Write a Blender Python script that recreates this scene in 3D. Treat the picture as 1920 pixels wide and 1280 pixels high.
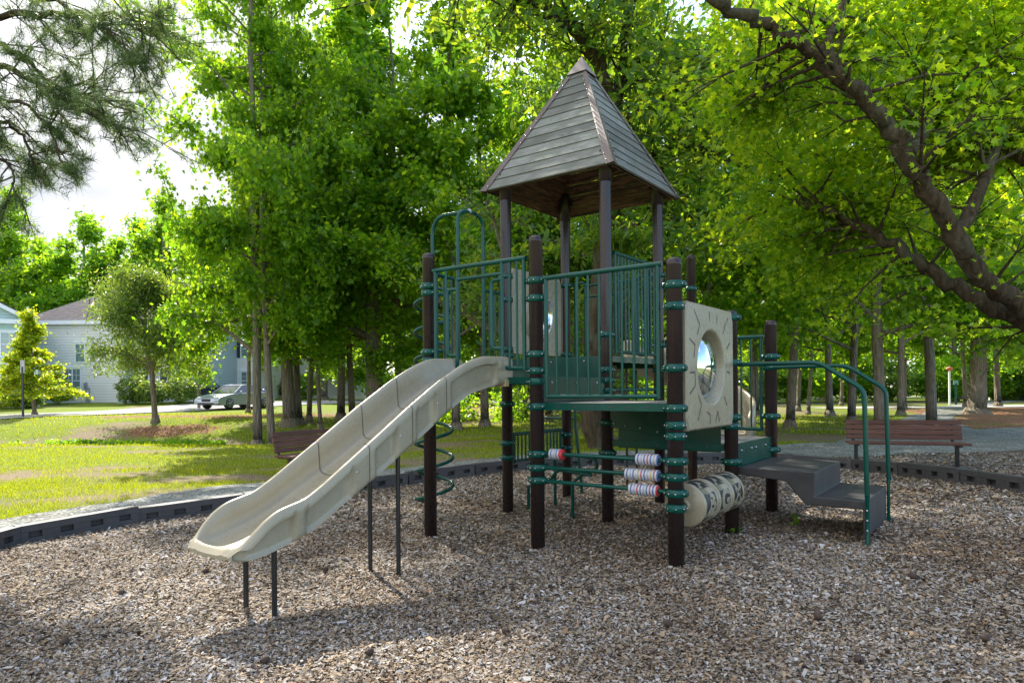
import bpy, math, random
import numpy as np
from mathutils import Vector, Matrix, noise as mn
random.seed(7); rng = np.random.default_rng(11)
scene = bpy.context.scene
for o in list(bpy.data.objects): bpy.data.objects.remove(o)
COL = scene.collection
R = math.radians

# ------------------------------------------------------------------ camera
F, HZ, EYE, ROLL = 1281.87, 729.0, 1.3774, 0.008346
cd = bpy.data.cameras.new("camera"); cam = bpy.data.objects.new("camera", cd); COL.objects.link(cam)
cd.sensor_width = 36.0; cd.lens = F / 1920 * 36; cd.shift_y = (HZ - 640) / 1920
cd.clip_start = 0.05; cd.clip_end = 1500
cam.matrix_world = Matrix.Translation((0, 0, EYE)) @ Matrix.Rotation(R(90), 4, 'X') @ Matrix.Rotation(-ROLL, 4, 'Z')
scene.camera = cam

# ------------------------------------------------------------------ world, sun, exposure
SUN_AZ, SUN_EL = R(-27), R(43)
w = bpy.data.worlds.new("World"); scene.world = w; w.use_nodes = True
nt = w.node_tree; N = nt.nodes; L = nt.links; N.clear()
out = N.new('ShaderNodeOutputWorld'); bg = N.new('ShaderNodeBackground'); sky = N.new('ShaderNodeTexSky')
sky.sky_type = 'NISHITA'; sky.sun_disc = False; sky.sun_elevation = SUN_EL; sky.sun_rotation = SUN_AZ % (2 * math.pi)
sky.air_density = 1.0; sky.dust_density = 1.0; sky.ozone_density = 1.5
tc = N.new('ShaderNodeTexCoord'); mp = N.new('ShaderNodeMapping'); mp.inputs['Scale'].default_value = (1.0, 1.0, 2.6)
mp.inputs['Location'].default_value = (0.35, 0.9, 0.2)
nz = N.new('ShaderNodeTexNoise'); nz.inputs['Scale'].default_value = 1.7; nz.inputs['Detail'].default_value = 9; nz.inputs['Roughness'].default_value = 0.56
sep = N.new('ShaderNodeSeparateXYZ'); L.new(tc.outputs['Generated'], sep.inputs[0])
mr = N.new('ShaderNodeMapRange'); mr.inputs['From Min'].default_value = 0.2; mr.inputs['From Max'].default_value = -0.45
mr.inputs['To Min'].default_value = 0.0; mr.inputs['To Max'].default_value = 0.30
L.new(sep.outputs['X'], mr.inputs['Value'])
ad = N.new('ShaderNodeMath'); ad.operation = 'ADD'
cr = N.new('ShaderNodeValToRGB'); cr.color_ramp.elements[0].position = 0.50; cr.color_ramp.elements[1].position = 0.66
cr.color_ramp.elements[0].color = (0, 0, 0, 1); cr.color_ramp.elements[1].color = (1, 1, 1, 1)
nz2 = N.new('ShaderNodeTexNoise'); nz2.inputs['Scale'].default_value = 4.0; nz2.inputs['Detail'].default_value = 6
cc = N.new('ShaderNodeValToRGB'); cc.color_ramp.elements[0].color = (2.7, 2.8, 3.1, 1); cc.color_ramp.elements[1].color = (4.4, 4.4, 4.5, 1)
cc.color_ramp.elements[0].position = .35; cc.color_ramp.elements[1].position = .62
mx = N.new('ShaderNodeMix'); mx.data_type = 'RGBA'
hs = N.new('ShaderNodeHueSaturation'); hs.inputs['Saturation'].default_value = 1.1
L.new(tc.outputs['Generated'], mp.inputs[0]); L.new(mp.outputs[0], nz.inputs[0]); L.new(mp.outputs[0], nz2.inputs[0])
L.new(nz.outputs[0], ad.inputs[0]); L.new(mr.outputs[0], ad.inputs[1]); L.new(ad.outputs[0], cr.inputs[0]); L.new(nz2.outputs[0], cc.inputs[0])
L.new(cr.outputs[0], mx.inputs['Factor']); L.new(sky.outputs[0], hs.inputs['Color']); L.new(hs.outputs[0], mx.inputs['A']); L.new(cc.outputs[0], mx.inputs['B'])
dt = N.new('ShaderNodeVectorMath'); dt.operation = 'DOT_PRODUCT'; dt.inputs[1].default_value = (-.61, .75, .26); L.new(tc.outputs['Generated'], dt.inputs[0])
thin = N.new('ShaderNodeMapRange'); thin.inputs['From Min'].default_value = .72; thin.inputs['From Max'].default_value = .95; thin.inputs['To Min'].default_value = 1; thin.inputs['To Max'].default_value = .62
L.new(dt.outputs['Value'], thin.inputs['Value']); ml = N.new('ShaderNodeVectorMath'); ml.operation = 'SCALE'; L.new(cc.outputs[0], ml.inputs[0]); L.new(thin.outputs[0], ml.inputs['Scale']); L.new(ml.outputs[0], mx.inputs['B'])
L.new(mx.outputs['Result'], bg.inputs[0]); bg.inputs[1].default_value = 0.15
L.new(bg.outputs[0], out.inputs[0])

sd = bpy.data.lights.new("sun", 'SUN'); sd.energy = 3.3; sd.angle = R(0.5); sd.color = (1.0, 0.93, 0.82)
sun = bpy.data.objects.new("sun", sd); COL.objects.link(sun)
sdir = Vector((math.sin(SUN_AZ) * math.cos(SUN_EL), math.cos(SUN_AZ) * math.cos(SUN_EL), math.sin(SUN_EL)))
sun.rotation_euler = sdir.to_track_quat('Z', 'Y').to_euler(); sun.location = sdir * 60
vs = scene.view_settings; vs.view_transform = 'Standard'; vs.look = 'None'; vs.gamma = 1.0; vs.exposure = 1.85; vs.use_curve_mapping = False
cy = scene.cycles; cy.max_bounces = 10; cy.diffuse_bounces = 6; cy.glossy_bounces = 3; cy.transmission_bounces = 7; cy.transparent_max_bounces = 6
cy.caustics_reflective = False; cy.caustics_refractive = False; cy.use_denoising = True; cy.sample_clamp_indirect = 6

# ------------------------------------------------------------------ helpers
def sstep(a, b, x):
    t = min(1, max(0, (x - a) / (b - a))); return t * t * (3 - 2 * t)
def vnoise(x, y, s=0): return mn.noise(Vector((x, y, s)))
def height(x, y):
    near = 0.0319 * max(-7.5, min(7.5, x)) * (1 - sstep(8, 12.5, y) * .95) - .12 * sstep(4.5, 7.5, x) * sstep(8.5, 12, y) * sstep(30, 18, y) - .14 * sstep(-1, -4, x) * sstep(9.5, 12, y) * sstep(30, 16, y)
    ditch = -0.55 * math.exp(-((y - 24.0 + .12 * (x + 14)) / 2.3) ** 2) * sstep(-3.5, -8, x)
    dr = -0.25 * math.exp(-((y - 36.0) / 2.5) ** 2) * sstep(9, 14, x)
    rise = 0.30 * sstep(25.5, 31, y) * sstep(0, -12, x) + .35 * sstep(38, 50, y) * sstep(-8, -24, x)
    return near + ditch + dr + rise + 0.02 * vnoise(x * .5, y * .5) + .016 * vnoise(x * 1.7, y * 1.7, 7) * sstep(13, 11, y) + 0.05 * vnoise(x * .08, y * .08, 3) * sstep(12, 25, y)
def ray(px, py):
    dx, dy = px - 960, py - 640; c, s = math.cos(ROLL), math.sin(ROLL)
    X = c * dx - s * dy; Y = s * dx + c * dy
    return Vector((X / F, 1, -(Y - (HZ - 640)) / F))
def at(px, py, D): return Vector((0, 0, EYE)) + ray(px, py) * D
def G(px, py):                                          # the point of the ground seen at a photograph pixel
    z = 0.0; r = ray(px, py)
    for _ in range(25):
        t = min(110, (z - EYE) / min(r.z, -1e-4)); z = z * .4 + .6 * height(r.x * t, t)
    return Vector((r.x * t, t))
def link(o, parent=None):
    COL.objects.link(o); o.parent = parent; return o
def tag(o, label=None, cat=None, group=None, kind=None):
    if label: o['label'] = label
    if cat: o['category'] = cat
    if group: o['group'] = group
    if kind: o['kind'] = kind
    return o
def empty(name, loc, rz=0, label=None, cat=None, group=None):
    o = bpy.data.objects.new(name, None); o.empty_display_size = .2; o.location = loc; o.rotation_euler = (0, 0, rz); link(o)
    return tag(o, label, cat, group)
def kids(o): return [c for c in list(COL.objects) if c.parent == o]
def copy_tree(o, kidmap, parent=None):
    c = o.copy(); COL.objects.link(c); c.parent = parent
    for ch in kidmap.get(o.name, []): copy_tree(ch, kidmap, c)
    return c
def kidmap_of(root):
    m = {}
    for c in COL.objects:
        if c.parent: m.setdefault(c.parent.name, []).append(c)
    return m

class MB:
    def __init__(s): s.v = []; s.f = []; s.m = []; s.s = []; s.mi = 0; s.sm = False
    def add(s, vs, fs, smooth=None):
        n = len(s.v); s.v += [tuple(v) for v in vs]
        for f in fs: s.f.append(tuple(i + n for i in f)); s.m.append(s.mi); s.s.append(s.sm if smooth is None else smooth)
        return s
    def box(s, a, b, M=None, bev=0):
        x0, y0, z0 = a; x1, y1, z1 = b
        vs = [(x0, y0, z0), (x1, y0, z0), (x1, y1, z0), (x0, y1, z0), (x0, y0, z1), (x1, y0, z1), (x1, y1, z1), (x0, y1, z1)]
        if M is not None: vs = [M @ Vector(v) for v in vs]
        return s.add(vs, [(0, 3, 2, 1), (4, 5, 6, 7), (0, 1, 5, 4), (1, 2, 6, 5), (2, 3, 7, 6), (3, 0, 4, 7)], False)
    def tube(s, pts, r, n=10, cap=True):
        P = [Vector(p) for p in pts]; k = len(P)
        rs = r if isinstance(r, (list, tuple)) else [r] * k
        T = []
        for i in range(k):
            a = P[max(0, i - 1)]; b = P[min(k - 1, i + 1)]; T.append((b - a).normalized())
        up = Vector((0, 0, 1)) if abs(T[0].z) < .9 else Vector((1, 0, 0))
        nrm = (up - T[0] * up.dot(T[0])).normalized(); vs = []
        for i in range(k):
            nrm = (nrm - T[i] * nrm.dot(T[i])); nrm = nrm.normalized() if nrm.length > 1e-5 else Vector((1, 0, 0)); bi = T[i].cross(nrm)
            for j in range(n):
                a = 2 * math.pi * j / n; vs.append(P[i] + (nrm * math.cos(a) + bi * math.sin(a)) * rs[i])
        fs = [(i * n + j, i * n + (j + 1) % n, (i + 1) * n + (j + 1) % n, (i + 1) * n + j) for i in range(k - 1) for j in range(n)]
        s.add(vs, fs, True)
        if cap: s.add([vs[j] for j in range(n)], [tuple(range(n))[::-1]], False); s.add(vs[-n:], [tuple(range(n))], False)
        return s
    def lathe(s, prof, c=(0, 0, 0), axis='Z', n=20):
        vs = []; k = len(prof)
        for r, h in prof:
            for j in range(n):
                a = 2 * math.pi * j / n; x, y = r * math.cos(a), r * math.sin(a)
                p = {'Z': (x, y, h), 'X': (h, x, y), 'Y': (y, h, x)}[axis]
                vs.append((p[0] + c[0], p[1] + c[1], p[2] + c[2]))
        fs = [(i * n + j, i * n + (j + 1) % n, (i + 1) * n + (j + 1) % n, (i + 1) * n + j) for i in range(k - 1) for j in range(n)]
        return s.add(vs, fs, True)
    def ball(s, c, r, n=8, m=5, sc=(1, 1, 1)):
        vs = []; 
        for i in range(m + 1):
            t = math.pi * i / m
            for j in range(n):
                a = 2 * math.pi * j / n
                vs.append((c[0] + r * sc[0] * math.sin(t) * math.cos(a), c[1] + r * sc[1] * math.sin(t) * math.sin(a), c[2] + r * sc[2] * math.cos(t)))
        return s.add(vs, [(i * n + j, i * n + (j + 1) % n, (i + 1) * n + (j + 1) % n, (i + 1) * n + j) for i in range(m) for j in range(n)], True)
    def prism(s, poly, d, M=None):                          # poly in local xy, extruded from z=0 to z=d
        n = len(poly); vs = [(p[0], p[1], 0) for p in poly] + [(p[0], p[1], d) for p in poly]
        if M is not None: vs = [M @ Vector(v) for v in vs]
        return s.add(vs, [tuple(range(n))[::-1], tuple(range(n, 2 * n))] + [(i, (i + 1) % n, n + (i + 1) % n, n + i) for i in range(n)], False)
    def build(s, name, mat, parent=None, label=None, bevel=0, seg=2, ang=35):
        me = bpy.data.meshes.new(name); me.from_pydata(s.v, [], s.f)
        for m in (mat if isinstance(mat, (list, tuple)) else [mat]): me.materials.append(m)
        me.polygons.foreach_set('material_index', s.m); me.polygons.foreach_set('use_smooth', s.s); me.update()
        o = bpy.data.objects.new(name, me); link(o, parent)
        if label: o['label'] = label
        if bevel:
            b = o.modifiers.new('bevel', 'BEVEL'); b.width = bevel; b.segments = seg; b.limit_method = 'ANGLE'; b.angle_limit = R(ang); b.harden_normals = False
        return o
def arc(c, r, a0, a1, n, ax, ay):
    c = Vector(c); ax = Vector(ax); ay = Vector(ay)
    return [c + ax * r * math.cos(a0 + (a1 - a0) * i / n) + ay * r * math.sin(a0 + (a1 - a0) * i / n) for i in range(n + 1)]
def fillet(pts, r, n=5):                                    # round the corners of a polyline
    P = [Vector(p) for p in pts]; o = [P[0]]
    for i in range(1, len(P) - 1):
        a = (P[i - 1] - P[i]); b = (P[i + 1] - P[i]); rr = min(r, a.length * .45, b.length * .45)
        p0 = P[i] + a.normalized() * rr; p1 = P[i] + b.normalized() * rr
        for k in range(n + 1):
            t = k / n; o.append(p0 * (1 - t) ** 2 + P[i] * 2 * t * (1 - t) + p1 * t * t)
    o.append(P[-1]); return o

# ------------------------------------------------------------------ materials
class Mat:
    def __init__(s, name, rough=.5, spec=.5, metal=0, coat=0):
        s.m = bpy.data.materials.new(name); s.m.use_nodes = True; s.n = s.m.node_tree.nodes; s.l = s.m.node_tree.links
        s.b = s.n['Principled BSDF']; s.b.inputs['Roughness'].default_value = rough; s.b.inputs['Specular IOR Level'].default_value = spec
        s.b.inputs['Metallic'].default_value = metal; s.b.inputs['Coat Weight'].default_value = coat; s.tc = None
    def co(s, scale=(1, 1, 1), src='Object', rot=(0, 0, 0)):
        t = s.n.new('ShaderNodeTexCoord'); m = s.n.new('ShaderNodeMapping'); m.inputs['Scale'].default_value = scale; m.inputs['Rotation'].default_value = rot
        s.l.new(t.outputs[src], m.inputs[0]); return m.outputs[0]
    def noise(s, scale, detail=4, rough=.55, co=None, dist=0):
        t = s.n.new('ShaderNodeTexNoise'); t.inputs['Scale'].default_value = scale; t.inputs['Detail'].default_value = detail
        t.inputs['Roughness'].default_value = rough; t.inputs['Distortion'].default_value = dist; s.l.new(co if co else s.co(), t.inputs[0]); return t.outputs[0]
    def voro(s, scale, co=None, out='Distance', feat='F1', rnd=1):
        t = s.n.new('ShaderNodeTexVoronoi'); t.feature = feat; t.inputs['Scale'].default_value = scale; t.inputs['Randomness'].default_value = rnd
        s.l.new(co if co else s.co(), t.inputs[0]); return t.outputs[out]
    def ramp(s, fac, stops, interp='LINEAR'):
        t = s.n.new('ShaderNodeValToRGB'); e = t.color_ramp.elements; t.color_ramp.interpolation = interp
        while len(e) < len(stops): e.new(.5)
        for i, (p, c) in enumerate(stops): e[i].position = p; e[i].color = (*c, 1) if len(c) == 3 else c
        s.l.new(fac, t.inputs[0]); return t.outputs[0]
    def mix(s, fac, a, b, mode='MIX'):
        t = s.n.new('ShaderNodeMix'); t.data_type = 'RGBA'; t.blend_type = mode
        for k, v in (('Factor', fac), ('A', a), ('B', b)):
            if isinstance(v, (int, float)): t.inputs[k].default_value = v
            elif isinstance(v, tuple): t.inputs[k].default_value = (*v, 1)
            else: s.l.new(v, t.inputs[k])
        return t.outputs['Result']
    def math(s, op, a, b=0.0):
        t = s.n.new('ShaderNodeMath'); t.operation = op
        for i, v in enumerate((a, b)):
            if isinstance(v, (int, float)): t.inputs[i].default_value = v
            else: s.l.new(v, t.inputs[i])
        return t.outputs[0]
    def island(s): return s.n.new('ShaderNodeNewGeometry').outputs['Random Per Island']
    def objrand(s): return s.n.new('ShaderNodeObjectInfo').outputs['Random']
    def attr(s, name):
        t = s.n.new('ShaderNodeAttribute'); t.attribute_name = name; return t.outputs['Fac']
    def col(s, c):
        if isinstance(c, tuple): s.b.inputs['Base Color'].default_value = (*c, 1)
        else: s.l.new(c, s.b.inputs['Base Color'])
        return s
    def rough(s, r): s.l.new(r, s.b.inputs['Roughness']); return s
    def bump(s, h, dist=.01, strength=1):
        t = s.n.new('ShaderNodeBump'); t.inputs['Distance'].default_value = dist; t.inputs['Strength'].default_value = strength
        s.l.new(h, t.inputs['Height']); s.l.new(t.outputs[0], s.b.inputs['Normal']); return s

def simple(name, c, rough=.5, var=.12, nscale=6, spec=.5, bump=0, metal=0, coat=0):
    m = Mat(name, rough, spec, metal, coat); n = m.noise(nscale, 5)
    m.col(m.ramp(n, [(.3, tuple(x * (1 - var) for x in c)), (.7, tuple(min(1, x * (1 + var)) for x in c))]))
    if bump: m.bump(m.noise(nscale * 12, 3), bump)
    return m.m

M = {}
def m_post():
    m = Mat('brown_powder_coat', .3, .35); n = m.noise(3, 6); d = m.noise(60, 3)
    c = m.ramp(n, [(.3, (.02, .013, .012)), (.7, (.03, .02, .019))])
    m.col(m.mix(m.ramp(m.noise(9, 8, .7), [(.62, (0, 0, 0)), (.75, (.3, .3, .3))]), c, (.04, .03, .027)))
    m.rough(m.ramp(n, [(.2, (.2,) * 3), (.8, (.36,) * 3)])); m.bump(d, .0006); return m.m
def m_green(name='green_painted_steel', c=(.0006, .064, .047), dark=.7):
    m = Mat(name, .22, .28); n = m.noise(5, 6)
    a = m.ramp(n, [(.3, tuple(x * dark for x in c)), (.7, c)])
    m.col(m.mix(m.ramp(m.noise(22, 8, .75), [(.66, (0, 0, 0)), (.74, (.3, .3, .3))]), a, (.03, .09, .075)))
    m.rough(m.ramp(n, [(.2, (.16,) * 3), (.8, (.3,) * 3)])); return m.m
def m_beige():
    m = Mat('beige_moulded_plastic', .27, .5); n = m.noise(2.2, 6, .6)
    a = m.ramp(n, [(.3, (.262, .230, .152)), (.7, (.305, .272, .188))])
    st = m.ramp(m.noise(3, 4, .5, co=m.co((1, 1, .35))), [(.45, (0, 0, 0)), (.75, (.22, .22, .22))])
    sk = m.ramp(m.noise(2.2, 7, .7, co=m.co((16, .9, 3))), [(.55, (0, 0, 0)), (.75, (.12, .12, .12))])
    m.col(m.mix(sk, m.mix(st, a, (.22, .19, .13)), (.40, .385, .31))); m.rough(m.ramp(m.noise(14, 4), [(.3, (.2,) * 3), (.7, (.38,) * 3)])); return m.m
def m_deck():
    m = Mat('coated_deck', .6, .4); v = m.voro(28, out='Distance', rnd=0)
    a = m.ramp(v, [(.28, (.02, .02, .02)), (.34, (.16, .15, .14))])
    m.col(m.mix(m.ramp(m.noise(5, 6), [(.35, (0, 0, 0)), (.7, (.8, .8, .8))]), a, (.24, .22, .20))); return m.m
def m_rooftop():
    m = Mat('weathered_plank', .85, .2); isl = m.island(); co = m.co((1, 1, 1), 'UV')
    g = m.noise(3, 8, .65, co=m.co((1.2, 26, 1), 'UV')); n = m.noise(3.5, 6, .6, co=co)
    a = m.ramp(g, [(.28, (.07, .072, .066)), (.5, (.17, .178, .165)), (.75, (.30, .31, .295))])
    a = m.mix(m.ramp(n, [(.42, (0, 0, 0)), (.62, (.85, .85, .85))]), a, (.13, .14, .12))
    a = m.mix(.8, a, m.ramp(isl, [(0, (.62, .62, .62)), (.5, (.95, .93, .9)), (1, (1.25, 1.25, 1.22))]), 'MULTIPLY')
    m.col(a); m.bump(g, .004, .7); return m.m
def m_underside():
    m = Mat('stained_plank', .7, .3); g = m.noise(3, 9, .65, co=m.co((1.0, 9, 1), 'UV'), dist=.8)
    m.col(m.ramp(g, [(.3, (.008, .006, .005)), (.44, (.05, .03, .02)), (.6, (.17, .09, .05)), (.8, (.30, .18, .10))])); return m.m
def m_mulch():
    m = Mat('wood_mulch', .9, .15); co = m.co((1, 1, 1), 'Object')
    wv = m.noise(5, 3); vd = m.n.new('ShaderNodeTexVoronoi'); vd.inputs['Scale'].default_value = 42
    mp = m.n.new('ShaderNodeMapping'); mp.inputs['Scale'].default_value = (1, 1.7, 1); m.l.new(co, mp.inputs[0])
    m.l.new(mp.outputs[0], vd.inputs[0]); sp = m.n.new('ShaderNodeSeparateColor'); m.l.new(vd.outputs['Color'], sp.inputs[0])
    c = m.ramp(sp.outputs[0], [(0, (.04, .028, .02)), (.3, (.10, .072, .05)), (.6, (.18, .14, .10)), (.85, (.2, .185, .17)), (1, (.28, .28, .27))])
    m.col(m.mix(.75, c, m.ramp(m.noise(.9, 4), [(.35, (.55, .5, .45)), (.65, (1.1, 1.1, 1.1))]), 'MULTIPLY')); m.bump(sp.outputs[1], .02, .8); return m.m
def m_chip():
    m = Mat('wood_chip', .8, .25); i = m.island()
    c = m.ramp(i, [(0, (.075, .05, .03)), (.14, (.15, .105, .065)), (.36, (.31, .235, .15)), (.54, (.42, .33, .22)), (.64, (.24, .205, .17)), (.78, (.35, .325, .29)), (.93, (.44, .43, .41)), (1, (.54, .53, .51))])
    c = m.mix(.85, c, m.ramp(m.noise(.7, 5, .6), [(.34, (.54, .45, .37)), (.5, (.83, .80, .77)), (.66, (1.0, 1.0, 1.03))]), 'MULTIPLY')
    m.col(c); m.bump(m.noise(160, 2, co=m.co((1, 5, 1))), .003, .6); return m.m
def m_ground():
    m = Mat('lawn_ground', .95, .1); n = m.noise(1.2, 8, .65); f = m.noise(30, 6, .7)
    grass = m.ramp(f, [(.3, (.05, .085, .008)), (.5, (.13, .18, .012)), (.72, (.24, .27, .03))])
    soil = m.ramp(m.noise(45, 6, .75), [(.3, (.08, .058, .035)), (.55, (.22, .17, .11)), (.75, (.40, .33, .22))])
    lit = m.ramp(m.voro(22, out='Color'), [(.2, (.09, .04, .02)), (.6, (.22, .11, .06)), (.9, (.36, .22, .14))])
    b = m.math('ADD', m.attr('bare'), m.math('MULTIPLY', m.math('SUBTRACT', f, .5), 1.7))
    c = m.mix(m.ramp(b, [(.4, (0, 0, 0)), (.62, (1, 1, 1))]), grass, soil)
    lb = m.math('ADD', m.attr('litter'), m.math('MULTIPLY', m.math('SUBTRACT', n, .5), .9))
    m.col(m.mix(m.ramp(lb, [(.42, (0, 0, 0)), (.58, (1, 1, 1))]), c, lit)); m.bump(f, .03, .6); return m.m
def m_blade():
    m = Mat('grass_blade', .5, .3); i = m.island()
    c = m.ramp(i, [(0, (.08, .13, .008)), (.5, (.19, .24, .012)), (.85, (.30, .32, .02)), (1, (.38, .32, .10))]); m.col(c)
    tr = m.n.new('ShaderNodeBsdfTranslucent'); m.l.new(m.mix(.5, c, (.72, .76, .01)), tr.inputs[0]); ms = m.n.new('ShaderNodeMixShader'); ms.inputs[0].default_value = .5
    m.l.new(m.b.outputs[0], ms.inputs[1]); m.l.new(tr.outputs[0], ms.inputs[2]); m.l.new(ms.outputs[0], m.n['Material Output'].inputs[0]); return m.m
def m_gravel():
    m = Mat('gravel', .9, .2); v = m.n.new('ShaderNodeTexVoronoi'); v.inputs['Scale'].default_value = 36; m.l.new(m.co(), v.inputs[0])
    sp = m.n.new('ShaderNodeSeparateColor'); m.l.new(v.outputs['Color'], sp.inputs[0])
    c = m.ramp(sp.outputs[0], [(0, (.06, .06, .055)), (.45, (.17, .178, .16)), (.8, (.27, .28, .255)), (1, (.42, .42, .4))])
    m.col(m.mix(.7, c, m.ramp(m.noise(1.3, 5, .6), [(.35, (.7, .66, .6)), (.6, (1.1, 1.12, 1.1))]), 'MULTIPLY')); m.bump(v.outputs['Distance'], .02, .7); return m.m
def m_bark(name='bark', a=(.10, .078, .055), b=(.30, .25, .19), sc=1.0):
    m = Mat(name, .95, .1); co = m.co((9 * sc, 9 * sc, 1.6 * sc)); v = m.voro(1.6, co=co, out='Distance'); n = m.noise(2.2, 8, .7, co=co, dist=.6)
    c = m.ramp(n, [(.3, a), (.72, b)]); c = m.mix(m.ramp(m.noise(1.4, 5), [(.5, (0, 0, 0)), (.7, (.55, .55, .55))]), c, (.15, .17, .12))
    m.col(c); m.bump(m.math('ADD', v, n), .06 / sc, 1.0); return m.m
def m_leaf(name, stops, trans, tf=.5, rough=.42):
    m = Mat(name, rough, .35); i = m.island(); c = m.ramp(i, stops)
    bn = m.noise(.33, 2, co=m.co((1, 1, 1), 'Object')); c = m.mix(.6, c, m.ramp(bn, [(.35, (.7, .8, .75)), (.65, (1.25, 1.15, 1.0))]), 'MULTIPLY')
    m.col(c); tr = m.n.new('ShaderNodeBsdfTranslucent'); t2 = m.mix(.6, m.mix(.35, c, trans), trans)
    t2 = m.mix(1, t2, m.ramp(i, [(0, (.38, .6, .7)), (.5, (.95, .98, 1)), (1, (1.4, 1.12, 1))]), 'MULTIPLY'); m.l.new(t2, tr.inputs[0])
    ms = m.n.new('ShaderNodeMixShader'); ms.inputs[0].default_value = tf
    m.l.new(m.b.outputs[0], ms.inputs[1]); m.l.new(tr.outputs[0], ms.inputs[2]); m.l.new(ms.outputs[0], m.n['Material Output'].inputs[0]); return m.m
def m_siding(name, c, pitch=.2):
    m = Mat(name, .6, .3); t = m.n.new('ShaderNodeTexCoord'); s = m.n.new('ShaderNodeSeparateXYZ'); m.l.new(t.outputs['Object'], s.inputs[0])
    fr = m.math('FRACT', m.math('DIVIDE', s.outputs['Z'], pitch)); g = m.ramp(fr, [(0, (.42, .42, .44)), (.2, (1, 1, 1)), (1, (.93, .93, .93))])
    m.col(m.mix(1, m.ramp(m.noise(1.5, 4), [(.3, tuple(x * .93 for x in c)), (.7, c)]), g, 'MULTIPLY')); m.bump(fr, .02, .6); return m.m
def m_shingle(name, c):
    m = Mat(name, .9, .1); t = m.n.new('ShaderNodeTexCoord'); s = m.n.new('ShaderNodeSeparateXYZ'); m.l.new(t.outputs['Object'], s.inputs[0])
    fr = m.math('FRACT', m.math('DIVIDE', s.outputs['Z'], .12)); g = m.ramp(fr, [(0, (.55, .55, .55)), (.2, (1, 1, 1))])
    v = m.voro(5, out='Color', co=m.co((.8, .8, 3))); k = m.ramp(v, [(.2, tuple(x * .7 for x in c)), (.8, tuple(x * 1.2 for x in c))]); m.col(m.mix(1, k, g, 'MULTIPLY')); return m.m
def m_glass(name='window_glass', c=(.16, .22, .20), rough=.05): return simple(name, c, rough, .1, 1, .8, 0, 0, .3)  # default pale green base paints the panes' reflection into the colour
def m_bench():
    m = Mat('recycled_lumber', .6, .3); g = m.noise(2.5, 7, .6, co=m.co((1, 22, 22)))
    m.col(m.mix(.6, m.ramp(g, [(.3, (.075, .032, .024)), (.7, (.17, .08, .06))]), m.ramp(m.island(), [(0, (.6, .6, .6)), (1, (1.3, 1.25, 1.2))]), 'MULTIPLY')); m.bump(g, .002); return m.m
def m_bubble():
    m = Mat('bubble_window_plastic', .04, .8); m.b.inputs['Base Color'].default_value = (.85, .95, 1, 1)
    g = m.n.new('ShaderNodeBsdfGlossy'); g.inputs['Roughness'].default_value = .03; g.inputs['Color'].default_value = (.85, .95, 1, 1)
    t = m.n.new('ShaderNodeBsdfTransparent'); t.inputs[0].default_value = (.62, .72, .72, 1); ms = m.n.new('ShaderNodeMixShader'); ms.inputs[0].default_value = .62
    m.l.new(t.outputs[0], ms.inputs[1]); m.l.new(g.outputs[0], ms.inputs[2]); m.l.new(ms.outputs[0], m.n['Material Output'].inputs[0]); return m.m
M.update(post=m_post(), green=m_green(), dgreen=m_green('dark_green_panel', (.002, .052, .036), .7), beige=m_beige(), deck=m_deck(), rooft=m_rooftop(), roofu=m_underside(),
         mulch=m_mulch(), chip=m_chip(), ground=m_ground(), blade=m_blade(), gravel=m_gravel(), bark=m_bark(), barkd=m_bark('dark_bark', (.026, .020, .012), (.13, .098, .062), .8),
         bench=m_bench(), bubble=m_bubble(),
         bolt=simple('zinc_bolt', (.45, .45, .45), .3, .1, 8, metal=.8), trim=simple('brown_trim_metal', (.085, .06, .053), .45, .25, 5),
         black=simple('black_plastic', (.022, .023, .026), .5, .35, 5, bump=.001), border=simple('border_plastic', (.05, .048, .05), .6, .3, 3, bump=.002),
         blackm=simple('black_steel', (.012, .013, .014), .35, .2, 8), step=simple('step_plastic', (.027, .026, .026), .6, .4, 6, bump=.002),
         groove=simple('seam_plastic', (.07, .055, .04), .6, .1, 8),
         white=simple('white_plastic', (.40, .41, .45), .4, .08, 30), blue=simple('blue_plastic', (.06, .11, .28), .4), red=simple('red_plastic', (.5, .03, .04), .4), yel=simple('yellow_plastic', (.55, .42, .05), .4),
         trimw=simple('white_trim_paint', (.78, .79, .80), .5, .04, 3), glass=m_glass(), shutter=simple('dark_shutter', (.02, .025, .04), .5), conc=simple('concrete', (.42, .40, .37), .85, .15, 2, bump=.004),
         asph=simple('asphalt', (.24, .235, .225), .9, .15, 2, .2, .006), tan=simple('tan_shell', (.40, .30, .16), .6, .2, 3), metalg=simple('galvanised_steel', (.35, .36, .37), .45, .1, 5, metal=.5))

# ------------------------------------------------------------------ ground, lawn, mulch, paths
def sheet(name, poly_rows, mat, zoff=0.0, parent=None):
    mb = MB(); n = len(poly_rows[0])
    vs = [(p[0], p[1], height(p[0], p[1]) + zoff) for row in poly_rows for p in row]
    mb.add(vs, [(i * n + j, (i + 1) * n + j, (i + 1) * n + j + 1, i * n + j + 1) for i in range(len(poly_rows) - 1) for j in range(n - 1)], True)
    return mb.build(name, mat)
def spline(P, n):
    P = [Vector((p[0], p[1], 0)) for p in P]; o = []
    for i in range(len(P) - 1):
        p0 = P[max(0, i - 1)]; p1 = P[i]; p2 = P[i + 1]; p3 = P[min(len(P) - 1, i + 2)]
        for k in range(n):
            t = k / n; o.append(.5 * ((2 * p1) + (p2 - p0) * t + (2 * p0 - 5 * p1 + 4 * p2 - p3) * t * t + (3 * p1 - p0 - 3 * p2 + p3) * t ** 3))
    o.append(P[-1]); return o
def Gp(px, py): g = G(px, py); return (g.x, g.y)
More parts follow.
